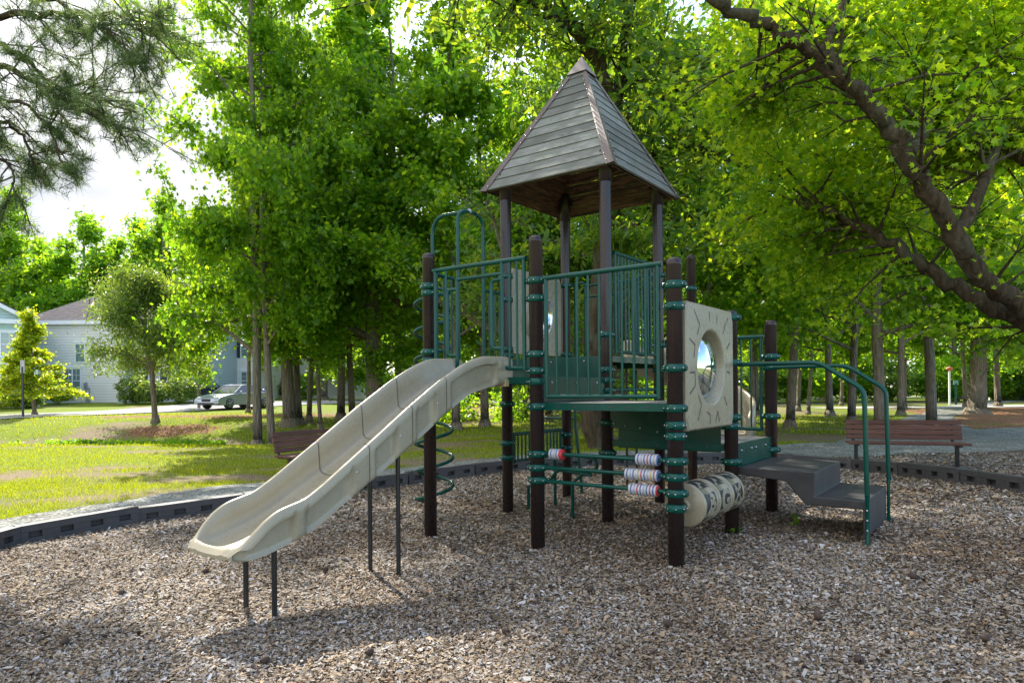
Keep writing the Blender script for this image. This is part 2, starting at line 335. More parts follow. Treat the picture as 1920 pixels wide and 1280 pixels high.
BORDER = [(-6.6, -2.5), (-5.9, 1.5), (-5.4, 4.2), (-5.05, 6.3)] + [Gp(*p) for p in ((95, 1006), (325, 972), (430, 958), (610, 931), (720, 915), (806, 903), (945, 886), (1100, 875), (1300, 868), (1440, 869), (1590, 880), (1715, 897), (1885, 920))] + [(5.95, 6.0), (6.3, 3.5), (6.8, 0), (7.2, -2.5)]
bl = spline(BORDER, 6)
def inside(x, y, poly):
    c = False; j = len(poly) - 1
    for i in range(len(poly)):
        if ((poly[i][1] > y) != (poly[j][1] > y)) and (x < (poly[j][0] - poly[i][0]) * (y - poly[i][1]) / (poly[j][1] - poly[i][1]) + poly[i][0]): c = not c
        j = i
    return c
bpoly = [(p.x, p.y) for p in bl]
# the ground sheet: fine near, coarse to the horizon
def axis(a, b, lo, hi, s):
    r = list(np.arange(a, b + 1e-6, s)); x = b; d = s
    while x < hi: d *= 1.16; x += d; r.append(x)
    x = a; d = s
    while x > lo: d *= 1.16; x -= d; r.insert(0, x)
    return r
xs = axis(-24, 18, -420, 420, .35); ys = axis(5, 38, -60, 620, .35)
def path_dist(x, y): return 0
mb = MB(); nx = len(xs)
mb.v = [(x, y, height(x, y) - .012 - (.12 if inside(x, y, bpoly) else 0)) for y in ys for x in xs]
mb.f = [(j * nx + i, j * nx + i + 1, (j + 1) * nx + i + 1, (j + 1) * nx + i) for j in range(len(ys) - 1) for i in range(nx - 1)]
mb.m = [0] * len(mb.f); mb.s = [True] * len(mb.f)
ground = tag(mb.build('ground', M['ground']), kind='structure')
def bare_at(x, y):
    if y > 60: return .25
    b = .29 + .55 * vnoise(x * .28, y * .75, 5) + .35 * vnoise(x * .9, y * 1.6, 9)
    b += .28 * sstep(9.5, 11, y) * sstep(15.5, 13.5, y) * sstep(-9, -6, x) * sstep(2, -1, x)        # worn patch by the bench
    b += .35 * math.exp(-((y - 24.6 + .12 * (x + 14)) / 1.1) ** 2) * sstep(-4, -8, x)                # ditch floor
    b += .16 * sstep(4, 8, x) * sstep(30, 18, y) + .2 * sstep(28, 40, y) * sstep(-14, -4, x)
    return b
def litter_at(x, y):
    l = .30 * vnoise(x * .4, y * .5, 12) + .10
    l += .55 * sstep(8.0, 10.5, x - (y - 16) * .55) * sstep(17.5, 19.5, y) * sstep(46, 40, y)
    l += .5 * sstep(27, 30, y) * sstep(-8, -2, x) * sstep(9, 4, x)
    for cx, cyy, r in ((-16.2, 31, 2.6), (-13.4, 26.8, 2.0), (-12.0, 30.5, 2.2), (-9.5, 31.5, 2.4)):
        l += .9 * math.exp(-(((x - cx) / r) ** 2 + ((y - cyy) / 1.1) ** 2))
    return l
for nm, fn in (('bare', bare_at), ('litter', litter_at)):
    a = ground.data.attributes.new(nm, 'FLOAT', 'POINT'); a.data.foreach_set('value', [fn(v[0], v[1]) for v in mb.v])
# mulch bed
rows = []
for j in range(0, 120):
    t = j / 119; y = -2.4 + 14.5 * t
    cr_ = sorted(p for p in [(bl[i].x + (y - bl[i].y) * (bl[i + 1].x - bl[i].x) / ((bl[i + 1].y - bl[i].y) or 1e-6)) for i in range(len(bl) - 1) if (bl[i].y - y) * (bl[i + 1].y - y) <= 0])
    if len(cr_) < 2: continue
    rows.append([(cr_[0] + (cr_[-1] - cr_[0]) * k / 80, y) for k in range(81)])
tag(sheet('mulch_bed', rows, M['mulch'], .004), kind='structure')
# gravel path round the bed
PATH = [((-6.9, 1.5), (-5.9, 1.5)), ((-6.75, 5.2), (-5.35, 5.2)), ((-6.9, 7.6), (-5.0, 6.9))] + [(Gp(*a), Gp(*b)) for a, b in (((100, 958), (120, 1004)), ((250, 936), (325, 972)), ((400, 912), (430, 958)), ((520, 902), (560, 938)), ((640, 888), (680, 921)),
    ((800, 872), (806, 903)), ((950, 856), (945, 886)), ((1100, 848), (1100, 874)), ((1290, 842), (1290, 867)), ((1400, 836), (1400, 862)), ((1500, 831), (1500, 858)), ((1620, 826), (1620, 856)), ((1815, 806), (1815, 848)), ((1960, 800), (1960, 842)), ((2200, 800), (2200, 840)))]
a1 = spline([p[0] for p in PATH], 6); a2 = spline([p[1] for p in PATH], 6)
tag(sheet('path', [[(a.x + (b.x - a.x) * k / 8, a.y + (b.y - a.y) * k / 8) for k in range(9)] for a, b in zip(a1, a2)], M['gravel'], .006), kind='structure')
P2 = [(Gp(*a), Gp(*b)) for a, b in (((1560, 832), (1840, 808)), ((1620, 806), (1795, 792)), ((1690, 786), (1790, 781)), ((1740, 768), (1815, 768)), ((1800, 757), (1870, 757)), ((1890, 748), (1960, 748)))]
a1 = spline([p[0] for p in P2], 6); a2 = spline([p[1] for p in P2], 6)
tag(sheet('path_branch', [[(a.x + (b.x - a.x) * k / 8, a.y + (b.y - a.y) * k / 8) for k in range(9)] for a, b in zip(a1, a2)], M['gravel'], .010), kind='structure')
# bark litter strip outside the border on the right, under the bench
a1 = spline([Gp(*p) for p in ((1440, 868), (1590, 878), (1715, 894), (1885, 917))] + [(6.05, 5.8), (6.5, 3.2)], 6); a2 = spline([Gp(*p) for p in ((1440, 860), (1600, 856), (1800, 849), (1960, 842))] + [(14, 9.5), (18, 7)], 6)
tag(sheet('mulch_strip', [[(a.x + (b.x - a.x) * k / 14, a.y + (b.y - a.y) * k / 14) for k in range(15)] for a, b in zip(a1, a2)], M['mulch'], .002), kind='structure')
# road and driveways
RD = [((-60, 20.5), (-62, 27)), ((-34, 22.5), (-35, 28.5)), ((-25, 27.2), (-27, 33)), ((-19.8, 33.5), (-24.5, 37.5)), ((-16.8, 40), (-22.4, 43.5)), ((-12, 54), (-17.5, 57)), ((-4, 66), (-8, 71)), ((10, 74), (8, 80)), ((40, 78), (40, 84)), ((120, 80), (120, 86))]
a1 = spline([p[0] for p in RD], 8); a2 = spline([p[1] for p in RD], 8)
tag(sheet('road', [[(a.x + (b.x - a.x) * k / 8, a.y + (b.y - a.y) * k / 8) for k in range(9)] for a, b in zip(a1, a2)], M['asph'], .03), kind='structure')
RF = [((20, 41.5), (19, 44)), ((30, 42), (30, 45.5)), ((45, 42), (45, 47)), ((70, 42), (70, 48))]
a1 = spline([p[0] for p in RF], 6); a2 = spline([p[1] for p in RF], 6)
tag(sheet('pavement', [[(a.x + (b.x - a.x) * k / 8, a.y + (b.y - a.y) * k / 8) for k in range(9)] for a, b in zip(a1, a2)], M['conc'], .02), kind='structure')

def bulk(name, tv, tf, pos, A, B, C, size, mat, parent=None):
    """many small copies of one template (verts tv, faces tf) in a single mesh; A,B,C = per-copy axes"""
    n = len(pos); k = len(tv); tv = np.array(tv, float)
    V = (pos[:, None, :] + size[:, None, None] * (tv[None, :, 0:1] * A[:, None, :] + tv[None, :, 1:2] * B[:, None, :] + tv[None, :, 2:3] * C[:, None, :])).reshape(-1, 3)
    me = bpy.data.meshes.new(name); me.vertices.add(n * k); me.vertices.foreach_set('co', V.astype(np.float32).ravel())
    fl = [len(f) for f in tf]; flat = np.concatenate([np.array(f) for f in tf]); nl = len(flat)
    loops = (flat[None, :] + (np.arange(n) * k)[:, None]).ravel(); me.loops.add(n * nl); me.loops.foreach_set('vertex_index', loops.astype(np.int32))
    st = np.concatenate([[0], np.cumsum(fl)[:-1]]); starts = (st[None, :] + (np.arange(n) * nl)[:, None]).ravel()
    me.polygons.add(n * len(tf)); me.polygons.foreach_set('loop_start', starts.astype(np.int32))
    me.polygons.foreach_set('material_index', np.zeros(n * len(tf), np.int32))
    me.update(calc_edges=True); me.materials.append(mat); return me
def unit(a): return a / np.maximum(1e-9, np.linalg.norm(a, axis=1, keepdims=True))
def frames(n, up=(0, 0, 1), spread=.8, rg=None):
    rg = rg or rng; C = unit(np.array(up)[None, :] + rg.normal(0, spread, (n, 3))); t = unit(rg.normal(0, 1, (n, 3)))
    A = unit(t - C * (t * C).sum(1, keepdims=True)); B = np.cross(C, A); return A, B, C
# fast height for arrays
def harr(x, y): return np.array([height(a, b) for a, b in zip(x, y)])
def in_mulch(X, Y):
    o = np.zeros(len(X), bool); bp = np.array(bpoly); j = len(bp) - 1
    for i in range(len(bp)):
        c = ((bp[i, 1] > Y) != (bp[j, 1] > Y)); xx = (bp[j, 0] - bp[i, 0]) * (Y - bp[i, 1]) / ((bp[j, 1] - bp[i, 1]) or 1e-9) + bp[i, 0]
        o ^= c & (X < xx); j = i
    return o
# chips: denser near the camera
def chips(n, y0, y1, size, spread=.33):
    Y = rng.uniform(y0, y1, n); X = rng.uniform(-1, 1, n) * np.minimum(7, Y * .80 + .6); k = in_mulch(X, Y); X, Y = X[k], Y[k]
    pos = np.stack([X, Y, harr(X, Y) + rng.uniform(.004, .022, len(X))], 1); return pos
parts = []
for n, y0, y1, s in ((165000, 2.1, 4.2, .62), (210000, 4.2, 7.0, .70), (130000, 7.0, 12.0, .95)):
    p = chips(n, y0, y1, s); parts.append((p, np.full(len(p), .030 * s) * np.exp(rng.normal(0, .33, len(p)))))
sx = rng.uniform(3.6, 15, 34000); sy = rng.uniform(5.5, 15, 34000); in_l = np.interp(sx, [p[1][0] for p in PATH if p[1][0] > 2.5], [p[1][1] for p in PATH if p[1][0] > 2.5]); k = ~in_mulch(sx, sy) & (sy < in_l + .12) & (sx > 4.6); sx, sy = sx[k], sy[k]
p = np.stack([sx, sy, harr(sx, sy) + rng.uniform(.004, .025, len(sx))], 1); parts.append((p, np.full(len(p), .04) * np.exp(rng.normal(0, .3, len(p)))))
pos = np.concatenate([q[0] for q in parts]); sz = np.concatenate([q[1] for q in parts])
A, B, C = frames(len(pos), spread=.34)
asp = rng.uniform(.22, .6, len(pos))[:, None]
me = bulk('wood_chips', [(-.5, -.5, 0), (.35, -.55, .04), (.55, .4, 0), (-.4, .5, -.05)], [(0, 1, 2, 3)], pos, A, B * asp, C, sz, M['chip'])
tag(link(bpy.data.objects.new('wood_chips', me)), kind='stuff')
# grass blades on the lawn
def grass(n, x0, x1, y0, y1, h, wid):
    X = rng.uniform(x0, x1, n); Y = rng.uniform(y0, y1, n); k = ~in_mulch(X, Y) & (np.abs(X) < Y * .80 + 1); X, Y = X[k], Y[k]
    b = np.array([bare_at(a, c) + litter_at(a, c) * .5 for a, c in zip(X, Y)]); k = b + rng.normal(0, .13, len(X)) < .52; X, Y = X[k], Y[k]
    out_ = [p[0] for p in PATH]; lo = [p for p in out_ if p[0] < -1.5]; hi = [p for p in out_ if p[0] > -3]
    xs_ = np.interp(Y, [p[1] for p in lo], [p[0] for p in lo]) - .03; k = (X < xs_) | (Y > np.interp(X, [p[0] for p in hi], [p[1] for p in hi]) + .03)
    px = np.interp(Y, [p[0][1] for p in P2], [p[0][0] for p in P2]); px2 = np.interp(Y, [p[1][1] for p in P2], [p[1][0] for p in P2]); k &= ~((X > px - .1) & (X < px2 + .1))
    X, Y = X[k], Y[k]
    pos = np.stack([X, Y, harr(X, Y) - .014], 1); A, B, C = frames(len(X), up=(0, 0, 0), spread=1)
    up = unit(np.array([0, 0, 1.0])[None] + rng.normal(0, .42, (len(X), 3))); A[:, 2] = 0; A = unit(A)
    return pos, A * (wid / h), up, np.full(len(X), h) * rng.uniform(.5, 1.3, len(X))
gs = [grass(130000, -14, -2, 6.5, 14, .065, .009), grass(70000, -20, 8, 12.5, 20, .06, .016), grass(60000, -26, 16, 19, 34, .08, .032), grass(9000, 5, 16, 11.8, 20, .07, .02)]
pos, A, U_, sz = [np.concatenate([g[i] for g in gs]) for i in range(4)]
me = bulk('lawn_grass', [(-.5, 0, 0), (.5, 0, 0), (.1, 1, 0)], [(0, 1, 2)], pos, A, U_, A, sz, M['blade'])
tag(link(bpy.data.objects.new('lawn_grass', me)), kind='stuff')

# border timbers
def timber(L_):
    mb = MB(); h = .19; n = 4
    mb.box((-L_ / 2, .03, -.12), (L_ / 2, .12, h))                      # core, outer side
    mb.box((-L_ / 2, -.03, h - .068), (L_ / 2, .028, h + .004)); mb.box((-L_ / 2, -.03, -.12), (L_ / 2, .028, .058))
    w_ = L_ / n
    for i in range(n + 1):
        x0 = -L_ / 2 + i * w_; a = max(-L_ / 2, x0 - w_ * .29); b = min(L_ / 2, x0 + w_ * .29); mb.box((a, -.029, .0581), (b, .027, h - .0681))
    return mb
seglen = 1.2; acc = 0; pts = [bl[0]]; 
for i in range(1, len(bl)):
    d = (bl[i] - bl[i - 1]).length; a = bl[i - 1]
    while acc + d >= seglen:
        t = (seglen - acc) / d; q = a.lerp(bl[i], t); pts.append(q); d = (bl[i] - q).length; a = q; acc = 0
    acc += d
proto = None; ti = 0
tmb = timber(1.17)
places = {}
names_ = []
for i in range(len(pts) - 1):
    a, b = pts[i], pts[i + 1]; c = (a + b) / 2
    if c.y < 4.5 and abs(c.x) > c.y * .75 + 1: continue
    rz = math.atan2(b.y - a.y, b.x - a.x)
    tilt = -math.atan2(height(b.x, b.y) - height(a.x, a.y), (b - a).length)
    if proto is None: o = proto = tmb.build('border_timber', M['border'], bevel=.003)
    else: o = proto.copy(); COL.objects.link(o)
    o.location = (c.x, c.y, height(c.x, c.y) + .004 - random.uniform(0, .022)); o.rotation_euler = (R(random.uniform(-2.5, 2.5)), tilt + R(random.uniform(-.7, .7)), rz + R(random.uniform(-1, 1))); names_.append((o, c))
nl = len(names_); order = ['first', 'second', 'third', 'fourth', 'fifth', 'sixth', 'seventh', 'eighth', 'ninth', 'tenth', 'eleventh', 'twelfth', 'thirteenth', 'fourteenth', 'fifteenth', 'sixteenth', 'seventeenth', 'eighteenth', 'nineteenth', 'twentieth']
for i, (o, c) in enumerate(names_):
    tag(o, f"black plastic edging timber with pockets, {(order + ['twenty-first', 'twenty-second', 'twenty-third', 'twenty-fourth', 'twenty-fifth', 'twenty-sixth', 'twenty-seventh', 'twenty-eighth', 'twenty-ninth', 'thirtieth', 'thirty-first', 'thirty-second'])[i]} along the mulch edge counting from the left", 'edging', 'black plastic timbers edging the mulch')

# pine cones and fallen leaves lying on the chips
r_ = np.random.default_rng(19); mb = MB(); prof = [(.002, 0), (.012, .004), (.019, .014), (.020, .026), (.014, .040), (.004, .05)]
mb.lathe(prof, n=9)
for i in range(5):
    for j in range(8):
        a = math.tau * (j + i * .5) / 8; rr = [.014, .021, .023, .018, .010][i]; z = .006 + i * .009; mb.add([(rr * .5 * math.cos(a - .3), rr * .5 * math.sin(a - .3), z), (rr * 1.25 * math.cos(a), rr * 1.25 * math.sin(a), z + .008), (rr * .5 * math.cos(a + .3), rr * .5 * math.sin(a + .3), z)], [(0, 1, 2)])
cone = None
for px, py in ((392, 1076), (850, 1035), (1262, 1180), (1540, 1168), (700, 1230), (1105, 1115), (230, 1120), (1720, 1090), (1850, 1210), (505, 1245), (945, 1190), (1420, 1075), (120, 1215), (1610, 1245), (615, 1075)):
    g = G(px, py)
    if cone is None: o = cone = mb.build('pine_cone', simple('cone_scale', (.05, .03, .02), .8))
    else: o = cone.copy(); COL.objects.link(o)
    o.location = (g.x, g.y, height(g.x, g.y) + .03); o.rotation_euler = (R(80), R(r_.uniform(-20, 20)), r_.uniform(0, 6.28)); o.scale = (1.1,) * 3
    tag(o, 'small dark pine cone lying on the wood chips', 'pine cone', 'pine cones scattered on the chips')
n = 900; Y = r_.uniform(2.6, 11.5, n); X = r_.uniform(-1, 1, n) * np.minimum(6, Y * .8); k = in_mulch(X, Y) & np.array([vnoise(a * .8, b * .8, 44) > -.1 for a, b in zip(X, Y)]); X, Y = X[k], Y[k]; n = len(X)
pos = np.stack([X, Y, harr(X, Y) + .03], 1); A, B, C = frames(n, spread=.4, rg=r_)
tag(link(bpy.data.objects.new('fallen_leaves', bulk('fallen_leaves', [(0, 0, 0), (.3, .3, .06), (.12, .45, 0), (0, 1, .12), (-.14, .45, 0), (-.3, .3, .08)], [(0, 1, 2), (0, 2, 3, 4), (0, 4, 5)], pos, A, B, C, r_.uniform(.02, .05, n), simple('dry_leaf', (.20, .11, .05), .7, .5, 3)))), kind='stuff')

# ------------------------------------------------------------------ play structure (local u along the front row, v to the back)
S = 1.245; TH = 0.633684
play = empty('play_structure', (-0.7923, 6.566, 0), -TH, 'green and brown metal playground structure with beige slides, decks and a wooden pyramid roof', 'play structure')
def pz(u, v):
    x = -0.7923 + u * math.cos(TH) + v * math.sin(TH); y = 6.566 - u * math.sin(TH) + v * math.cos(TH); return height(x, y)
PR = .060
# clamp height, ear direction(s) in local uv
def clamp_mesh(dirs):
    mb = MB(); mb.lathe([(PR + .001, -.030), (PR + .010, -.028), (PR + .015, -.02), (PR + .016, 0), (PR + .015, .02), (PR + .010, .028), (PR + .001, .030)], n=20)
    for dx, dy in dirs:
        mb.mi = 0; P = lambda a, w, z: (dx * a - dy * w, dy * a + dx * w, z); n = 14; rings = []
        for a, sw, sz in ((.03, .060, .029), (.055, .046, .028), (.070, .034, .027), (.084, .030, .026), (.092, .026, .021), (.094, .018, .014)):
            rings += [P(a, sw * math.cos(math.tau * i / n), sz * math.sin(math.tau * i / n)) for i in range(n)]
        mb.add(rings, [(k * n + j, k * n + (j + 1) % n, (k + 1) * n + (j + 1) % n, (k + 1) * n + j) for k in range(5) for j in range(n)], True); mb.add(rings[-n:], [tuple(range(n))])
        mb.mi = 1
        for q in (-1, 1):
            mb.ball(P(.078, q * .032, 0), .006, 6, 4); mb.ball(P(.026, q * .0735, 0), .007, 6, 4)
    mb.mi = 0
    return mb
E_, W_, N_, S_ = (1, 0), (-1, 0), (0, 1), (0, -1)
POSTS = {
    'A': (0, 0, 2.685, [(2.367, [E_, W_]), (2.301, [N_, E_]), (1.738, [E_, W_]), (1.655, [N_, E_]), (1.44, [E_, N_])]),
    'B': (1, 0, 2.681, [(2.297, [E_, W_]), (2.145, [E_, W_]), (1.671, [E_, W_]), (1.53, [E_, W_]), (1.439, [W_]), (1.226, [E_, W_]), (.825, [E_, W_]), (.709, [E_, W_]), (.602, [E_, W_])]),
    'C': (2, 0, 2.344, [(2.141, [W_, E_]), (1.982, [N_, S_]), (1.522, [W_, E_]), (1.224, [W_, E_]), (1.097, [N_, S_]), (1.016, [N_, S_]), (.831, [W_, E_]), (.712, [W_, E_]), (.593, [W_, E_]), (.483, [N_, S_])]),
    'F': (0, 1, 3.628, [(2.62, [N_, S_]), (2.36, [S_]), (1.815, [S_, N_]), (1.745, [E_]), (1.213, [E_, W_]), (.781, [N_, W_]), (.622, [N_, W_])]),
    'G': (1, 1, 3.603, [(1.91, [N_, S_]), (1.56, [N_, S_]), (1.455, [E_, N_]), (1.354, [N_, W_]), (1.034, [E_]), (.735, [E_, W_])]),
    'D': (2, 1, 2.06, [(1.994, [S_, E_]), (1.594, [E_, S_]), (1.109, [E_, S_]), (1.033, [S_, N_]), (.715, [W_, E_]), (.558, [S_])]),
    'E': (2, 2, 2.069, [(1.69, [W_, E_]), (1.58, [E_]), (1.073, [W_, E_]), (.729, [E_])]),
    'I': (0, 2, 3.639, [(2.66, [S_, E_]), (1.80, [S_, E_]), (1.62, [S_]), (.80, [S_]), (.64, [S_])]),
    'H': (1, 2, 3.631, [(2.66, [S_, E_]), (1.86, [S_, E_]), (1.58, [S_, N_]), (1.1, [E_])]),
    'J': (.92, 3, 3.10, [(2.66, [S_]), (1.75, [S_])]),
}
clamp_cache = {}
for k, (i, j, top, cl) in POSTS.items():
    u, v = i * S, j * S; roofp = k in 'FGHI'
    mb = MB(); g = pz(u, v) - .25
    if roofp: prof = [(0.0, g), (PR, g), (PR, 1.95 if k != 'G' else 2.0), (PR, top + .10), (PR, top + .16), (0, top + .16)]
    else: prof = [(0, g), (PR, g), (PR, top - .055), (PR + .001, top - .053), (PR, top - .045), (PR * .93, top - .022), (PR * .72, top - .006), (PR * .4, top), (0, top + .001)]
    mb.lathe(prof, (u, v, 0), n=28)
    if roofp: mb.lathe([(PR, top - .17), (PR + .006, top - .168), (PR + .006, top + .10)], (u, v, 0), n=28)
    po = mb.build('post', M['post'], play)
    for z, dirs in cl:
        key = tuple(dirs)
        if key not in clamp_cache:
            o = clamp_mesh(dirs).build('clamp', [M['green'], M['bolt']], po); clamp_cache[key] = o
        else:
            o = clamp_cache[key].copy(); COL.objects.link(o); o.parent = po
        o.location = (u, v, z)
# decks
def deck(u0, v0, z, name='deck', dz=.05):
    d = .005; mb = MB(); mb.mi = 0; mb.box((u0 + d, v0 + d, z - .012), (u0 + S - d, v0 + S - d, z))
    mb.mi = 1; e = .012; h = .058
    mb.box((u0 + PR, v0 - e, z - h), (u0 + S - PR, v0 + .004, z + .003)); mb.box((u0 + PR, v0 + S - .004, z - h), (u0 + S - PR, v0 + S + e, z + .003))
    mb.box((u0 - e, v0 + PR, z - h), (u0 + .004, v0 + S - PR, z + .003)); mb.box((u0 + S - .004, v0 + PR, z - h), (u0 + S + e, v0 + S - PR, z + .003))
    mb.mi = 2
    for i in range(6):
        t = u0 + .22 + i * (S - .44) / 5
        mb.box((t - .013, v0 - e - .0015, z - .035), (t + .013, v0 - e + .0005, z - .023)); mb.box((u0 + S + e - .0005, t - u0 + v0 - .012, z - .035), (u0 + S + e + .0015, t - u0 + v0 + .012, z - .023))
    return mb.build(name, [M['deck'], M['green'], M['black']], play, bevel=.003)
deck(0, 0, 1.478); deck(S, 0, 1.256); deck(0, S, 1.70); deck(S, S, .862); deck(0, 2 * S, 1.70, dz=.05)
# riser panels between decks
def panel(name, mat, p, d, parent=play, bolts=(), label=None, bevel=.004):       # p: 4 corners, d: thickness vector
    mb = MB(); P = [Vector(q) for q in p]; D = Vector(d); vs = P + [q + D for q in P]
    mb.add(vs, [(0, 1, 2, 3), (7, 6, 5, 4), (0, 4, 5, 1), (1, 5, 6, 2), (2, 6, 7, 3), (3, 7, 4, 0)], False)
    mb.mi = 1
    for b in bolts: mb.ball(b, .011, 8, 5)
    return mb.build(name, [mat, M['bolt']], parent, bevel=bevel, label=label)
ra = .07
panel('riser_panel', M['dgreen'], [(ra, S - .02, 1.482), (S - ra, S - .02, 1.482), (S - ra, S - .02, 1.69), (ra, S - .02, 1.69)], (0, .012, 0), bolts=[(x, S - .024, 1.655) for x in (.25, .6, 1.0)])
panel('riser_panel', M['dgreen'], [(S + .02, ra, 1.26), (S + .02, S - ra, 1.26), (S + .02, S - ra, 1.47), (S + .02, ra, 1.47)], (-.012, 0, 0), bolts=[(S + .024, y, 1.43) for y in (.2, .62, 1.0)])
panel('riser_panel', M['dgreen'], [(S + .03, S - .03, 1.195), (2 * S - .55, S - .03, 1.195), (2 * S - .55, S - .03, .90), (S + .03, S - .03, 1.0)], (0, .012, 0), bolts=[(x, S - .036, z) for x, z in ((1.34, 1.03), (1.46, 1.01), (1.62, .99), (1.8, .96))])
panel('riser_panel', M['dgreen'], [(S + .12, S + .01, 1.19), (2 * S - .1, S + .01, 1.19), (2 * S - .1, S + .01, .79), (S + .12, S + .01, .79)], (0, .012, 0), bolts=[(x, S + .006, .845) for x in (1.5, 1.66, 2.1, 2.24)])
panel('riser_panel', M['green'], [(2 * S + .02, S + ra, .64), (2 * S + .02, 2 * S - ra, .64), (2 * S + .02, 2 * S - ra, .865), (2 * S + .02, S + ra, .865)], (-.012, 0, 0), bolts=[(2 * S + .024, y, .80) for y in (1.45, 1.75, 1.88, 2.2)], label='riser panel between the low deck and the black landing')
# railings
def bars(name, pts_list, mat=M['green'], r=.019, parent=play, label=None, n=10):
    mb = MB()
    for p in pts_list:
        rr = r
        if isinstance(p, tuple) and isinstance(p[1], float): p, rr = p
        mb.tube(p, rr, n)
    return mb.build(name, mat, parent, label=label)
def fence(fixed, plane, a0, a1, z0, z1, nb, name='guard_rail'):
    f = (lambda a, z: (a, fixed, z)) if plane == 'v' else (lambda a, z: (fixed, a, z))
    L_ = [([f(a0 - .03, z1), f(a1 + .03, z1)], .021), ([f(a0, z0), f(a1, z0)], .018), ([f(a0, z0 - .018), f(a0, z1)], .018), ([f(a1, z0 - .018), f(a1, z1)], .018)]
    for i in range(1, nb + 1):
        a = a0 + (a1 - a0) * i / (nb + 1); L_.append(([f(a, z0), f(a, z1)], .0105))
    return bars(name, L_)
fence(-.035, 'v', S + .125, 2 * S - .115, 1.312, 2.303, 9)                 # front, B-C
fence(S + .03, 'u', S + .13, 2 * S - .115, 1.745, 2.745, 12)               # G-H
fence(2 * S + .02, 'v', S + .1, 2 * S - .105, .935, 1.905, 9)              # H-E
fence(-.02, 'u', S + .15, 2 * S - .12, .562, .868, 12, 'low_rail')        # F-I near the ground
bars('cross_bar', [([(S, S + .07, 1.36), (S, 2 * S - .07, 1.36)], .019)])
# slide entry barrier A-B
v0 = -.03
def vb(a, z): return (a, v0, z)
L_ = [([vb(.085, 2.503), vb(1.165, 2.498)], .0205), ([vb(.385, 2.39), vb(.905, 2.39)], .0175), ([vb(.115, 1.55), vb(.115, 2.5)], .018), (fillet([vb(.385, 2.4), vb(.385, 1.56), vb(.12, 1.56)], .08), .0175),
      ([vb(.25, 1.56), vb(.25, 2.5)], .0105), (fillet([vb(.905, 2.5), vb(.905, 1.555), vb(1.14, 1.555)], .09), .0175), ([vb(1.14, 1.54), vb(1.14, 2.5)], .018), ([vb(.985, 1.56), vb(.985, 2.5)], .0105), ([vb(1.065, 1.56), vb(1.065, 2.5)], .0105)]
for a, s_ in ((.385, -1), (.905, -1)):
    h0, h1 = (1.69, 2.30) if a < .5 else (1.735, 2.34)
    L_.append((fillet([vb(a, h1), (a - .10, v0 - .02, h1), (a - .10, v0 - .02, h0), vb(a, h0)], .08, 7), .017))
bars('slide_entry_rail', L_, n=12)
# climber entry on the A-F side
def ub(a, z): return (0, a, z)
ar = [ub(.435, 1.46), ub(.435, 3.05)] + arc((0, .56, 3.08), .125, math.pi, math.pi / 2, 6, (0, 1, 0), (0, 0, 1)) + [ub(.72, 3.21)] + arc((0, .715, 3.08), .125, math.pi / 2, 0, 6, (0, 1, 0), (0, 0, 1)) + [ub(.84, 1.46)]
L_ = [(ar, .019), ([ub(.10, 2.50), ub(.435, 2.48)], .018), ([ub(.84, 2.42), ub(1.14, 2.42)], .018), ([ub(.1, 1.60), ub(.435, 1.60)], .017), ([ub(.84, 1.60), ub(1.14, 1.60)], .017),
      ([ub(.11, 1.58), ub(.11, 2.5)], .017), ([ub(.22, 1.6), ub(.22, 2.49)], .0105), ([ub(.33, 1.6), ub(.33, 2.49)], .0105), ([ub(.94, 1.6), ub(.94, 2.42)], .0105), ([ub(1.04, 1.6), ub(1.04, 2.42)], .0105), ([ub(1.13, 1.58), ub(1.13, 2.42)], .017)]
bars('climber_entry_arch', L_, n=12)
# coil climber
cu, cv = -.52, .62; cc_ = []
for i in range(0, 16 * 8 + 1):
    a = i / 16 * 2 * math.pi + 2.2; cc_.append((cu + .2 * math.cos(a), cv + .2 * math.sin(a), .12 + i / 16 * .298))
coil = bars('coil_climber', [(cc_, .019), (fillet([(cu, cv, -.2), (cu, cv, 3.24), (0, .62, 3.215)], .22, 8), .021),
      ([cc_[0], (cu, cv, .10)], .016), ([cc_[-1], (cu, cv, cc_[-1][2])], .016)], n=10)
mb = MB(); mb.ball((.0, .62, 3.215), .027, 10, 6); mb.build('end_cap', M['metalg'], coil)
# counting bars with beads, front B-C
beads = {.830: [(S + .135, 'wbwr')] + [(2 * S - .135 - 7 * .026, 'wbwrwbw')], .712: [(2 * S - .41, 'wbwr'), (2 * S - .135 - 7 * .026, 'yrwbyrw')], .597: [(2 * S - .135 - 9 * .027, 'wbrwbwrwr')]}
bcols = {'w': 'blue', 'b': 'white', 'r': 'red', 'y': 'yel'}
bead_mesh = {}
for z, groups in beads.items():
    rail = bars('counting_bar', [([(S, 0, z), (2 * S, 0, z)], .0165)], n=12)
    for a0, cs in groups:
        for i, c in enumerate(cs):
            if c not in bead_mesh:
                mb = MB(); mb.mi = 0; mb.lathe([(.017, -.0095), (.040, -.0095), (.045, -.006), (.045, .006), (.040, .0095), (.017, .0095)], axis='X', n=18)
                mb.mi = 1; mb.lathe([(.017, .0097), (.042, .0098), (.042, .0145), (.017, .0146)], axis='X', n=18)
                bead_mesh[c] = o = mb.build('bead', [M['white'], M[bcols[c]]], rail)
            else: o = bead_mesh[c].copy(); COL.objects.link(o); o.parent = rail
            o.location = (a0 + .013 + i * .0262, 0, z)
    mb = MB()
    if z > .8: mb.lathe([(.017, -.008), (.046, -.008), (.046, .008), (.017, .008)], (S + .135 + .013 + 4 * .0262, 0, z), 'X', 18); mb.build('bead', M['red'], rail)

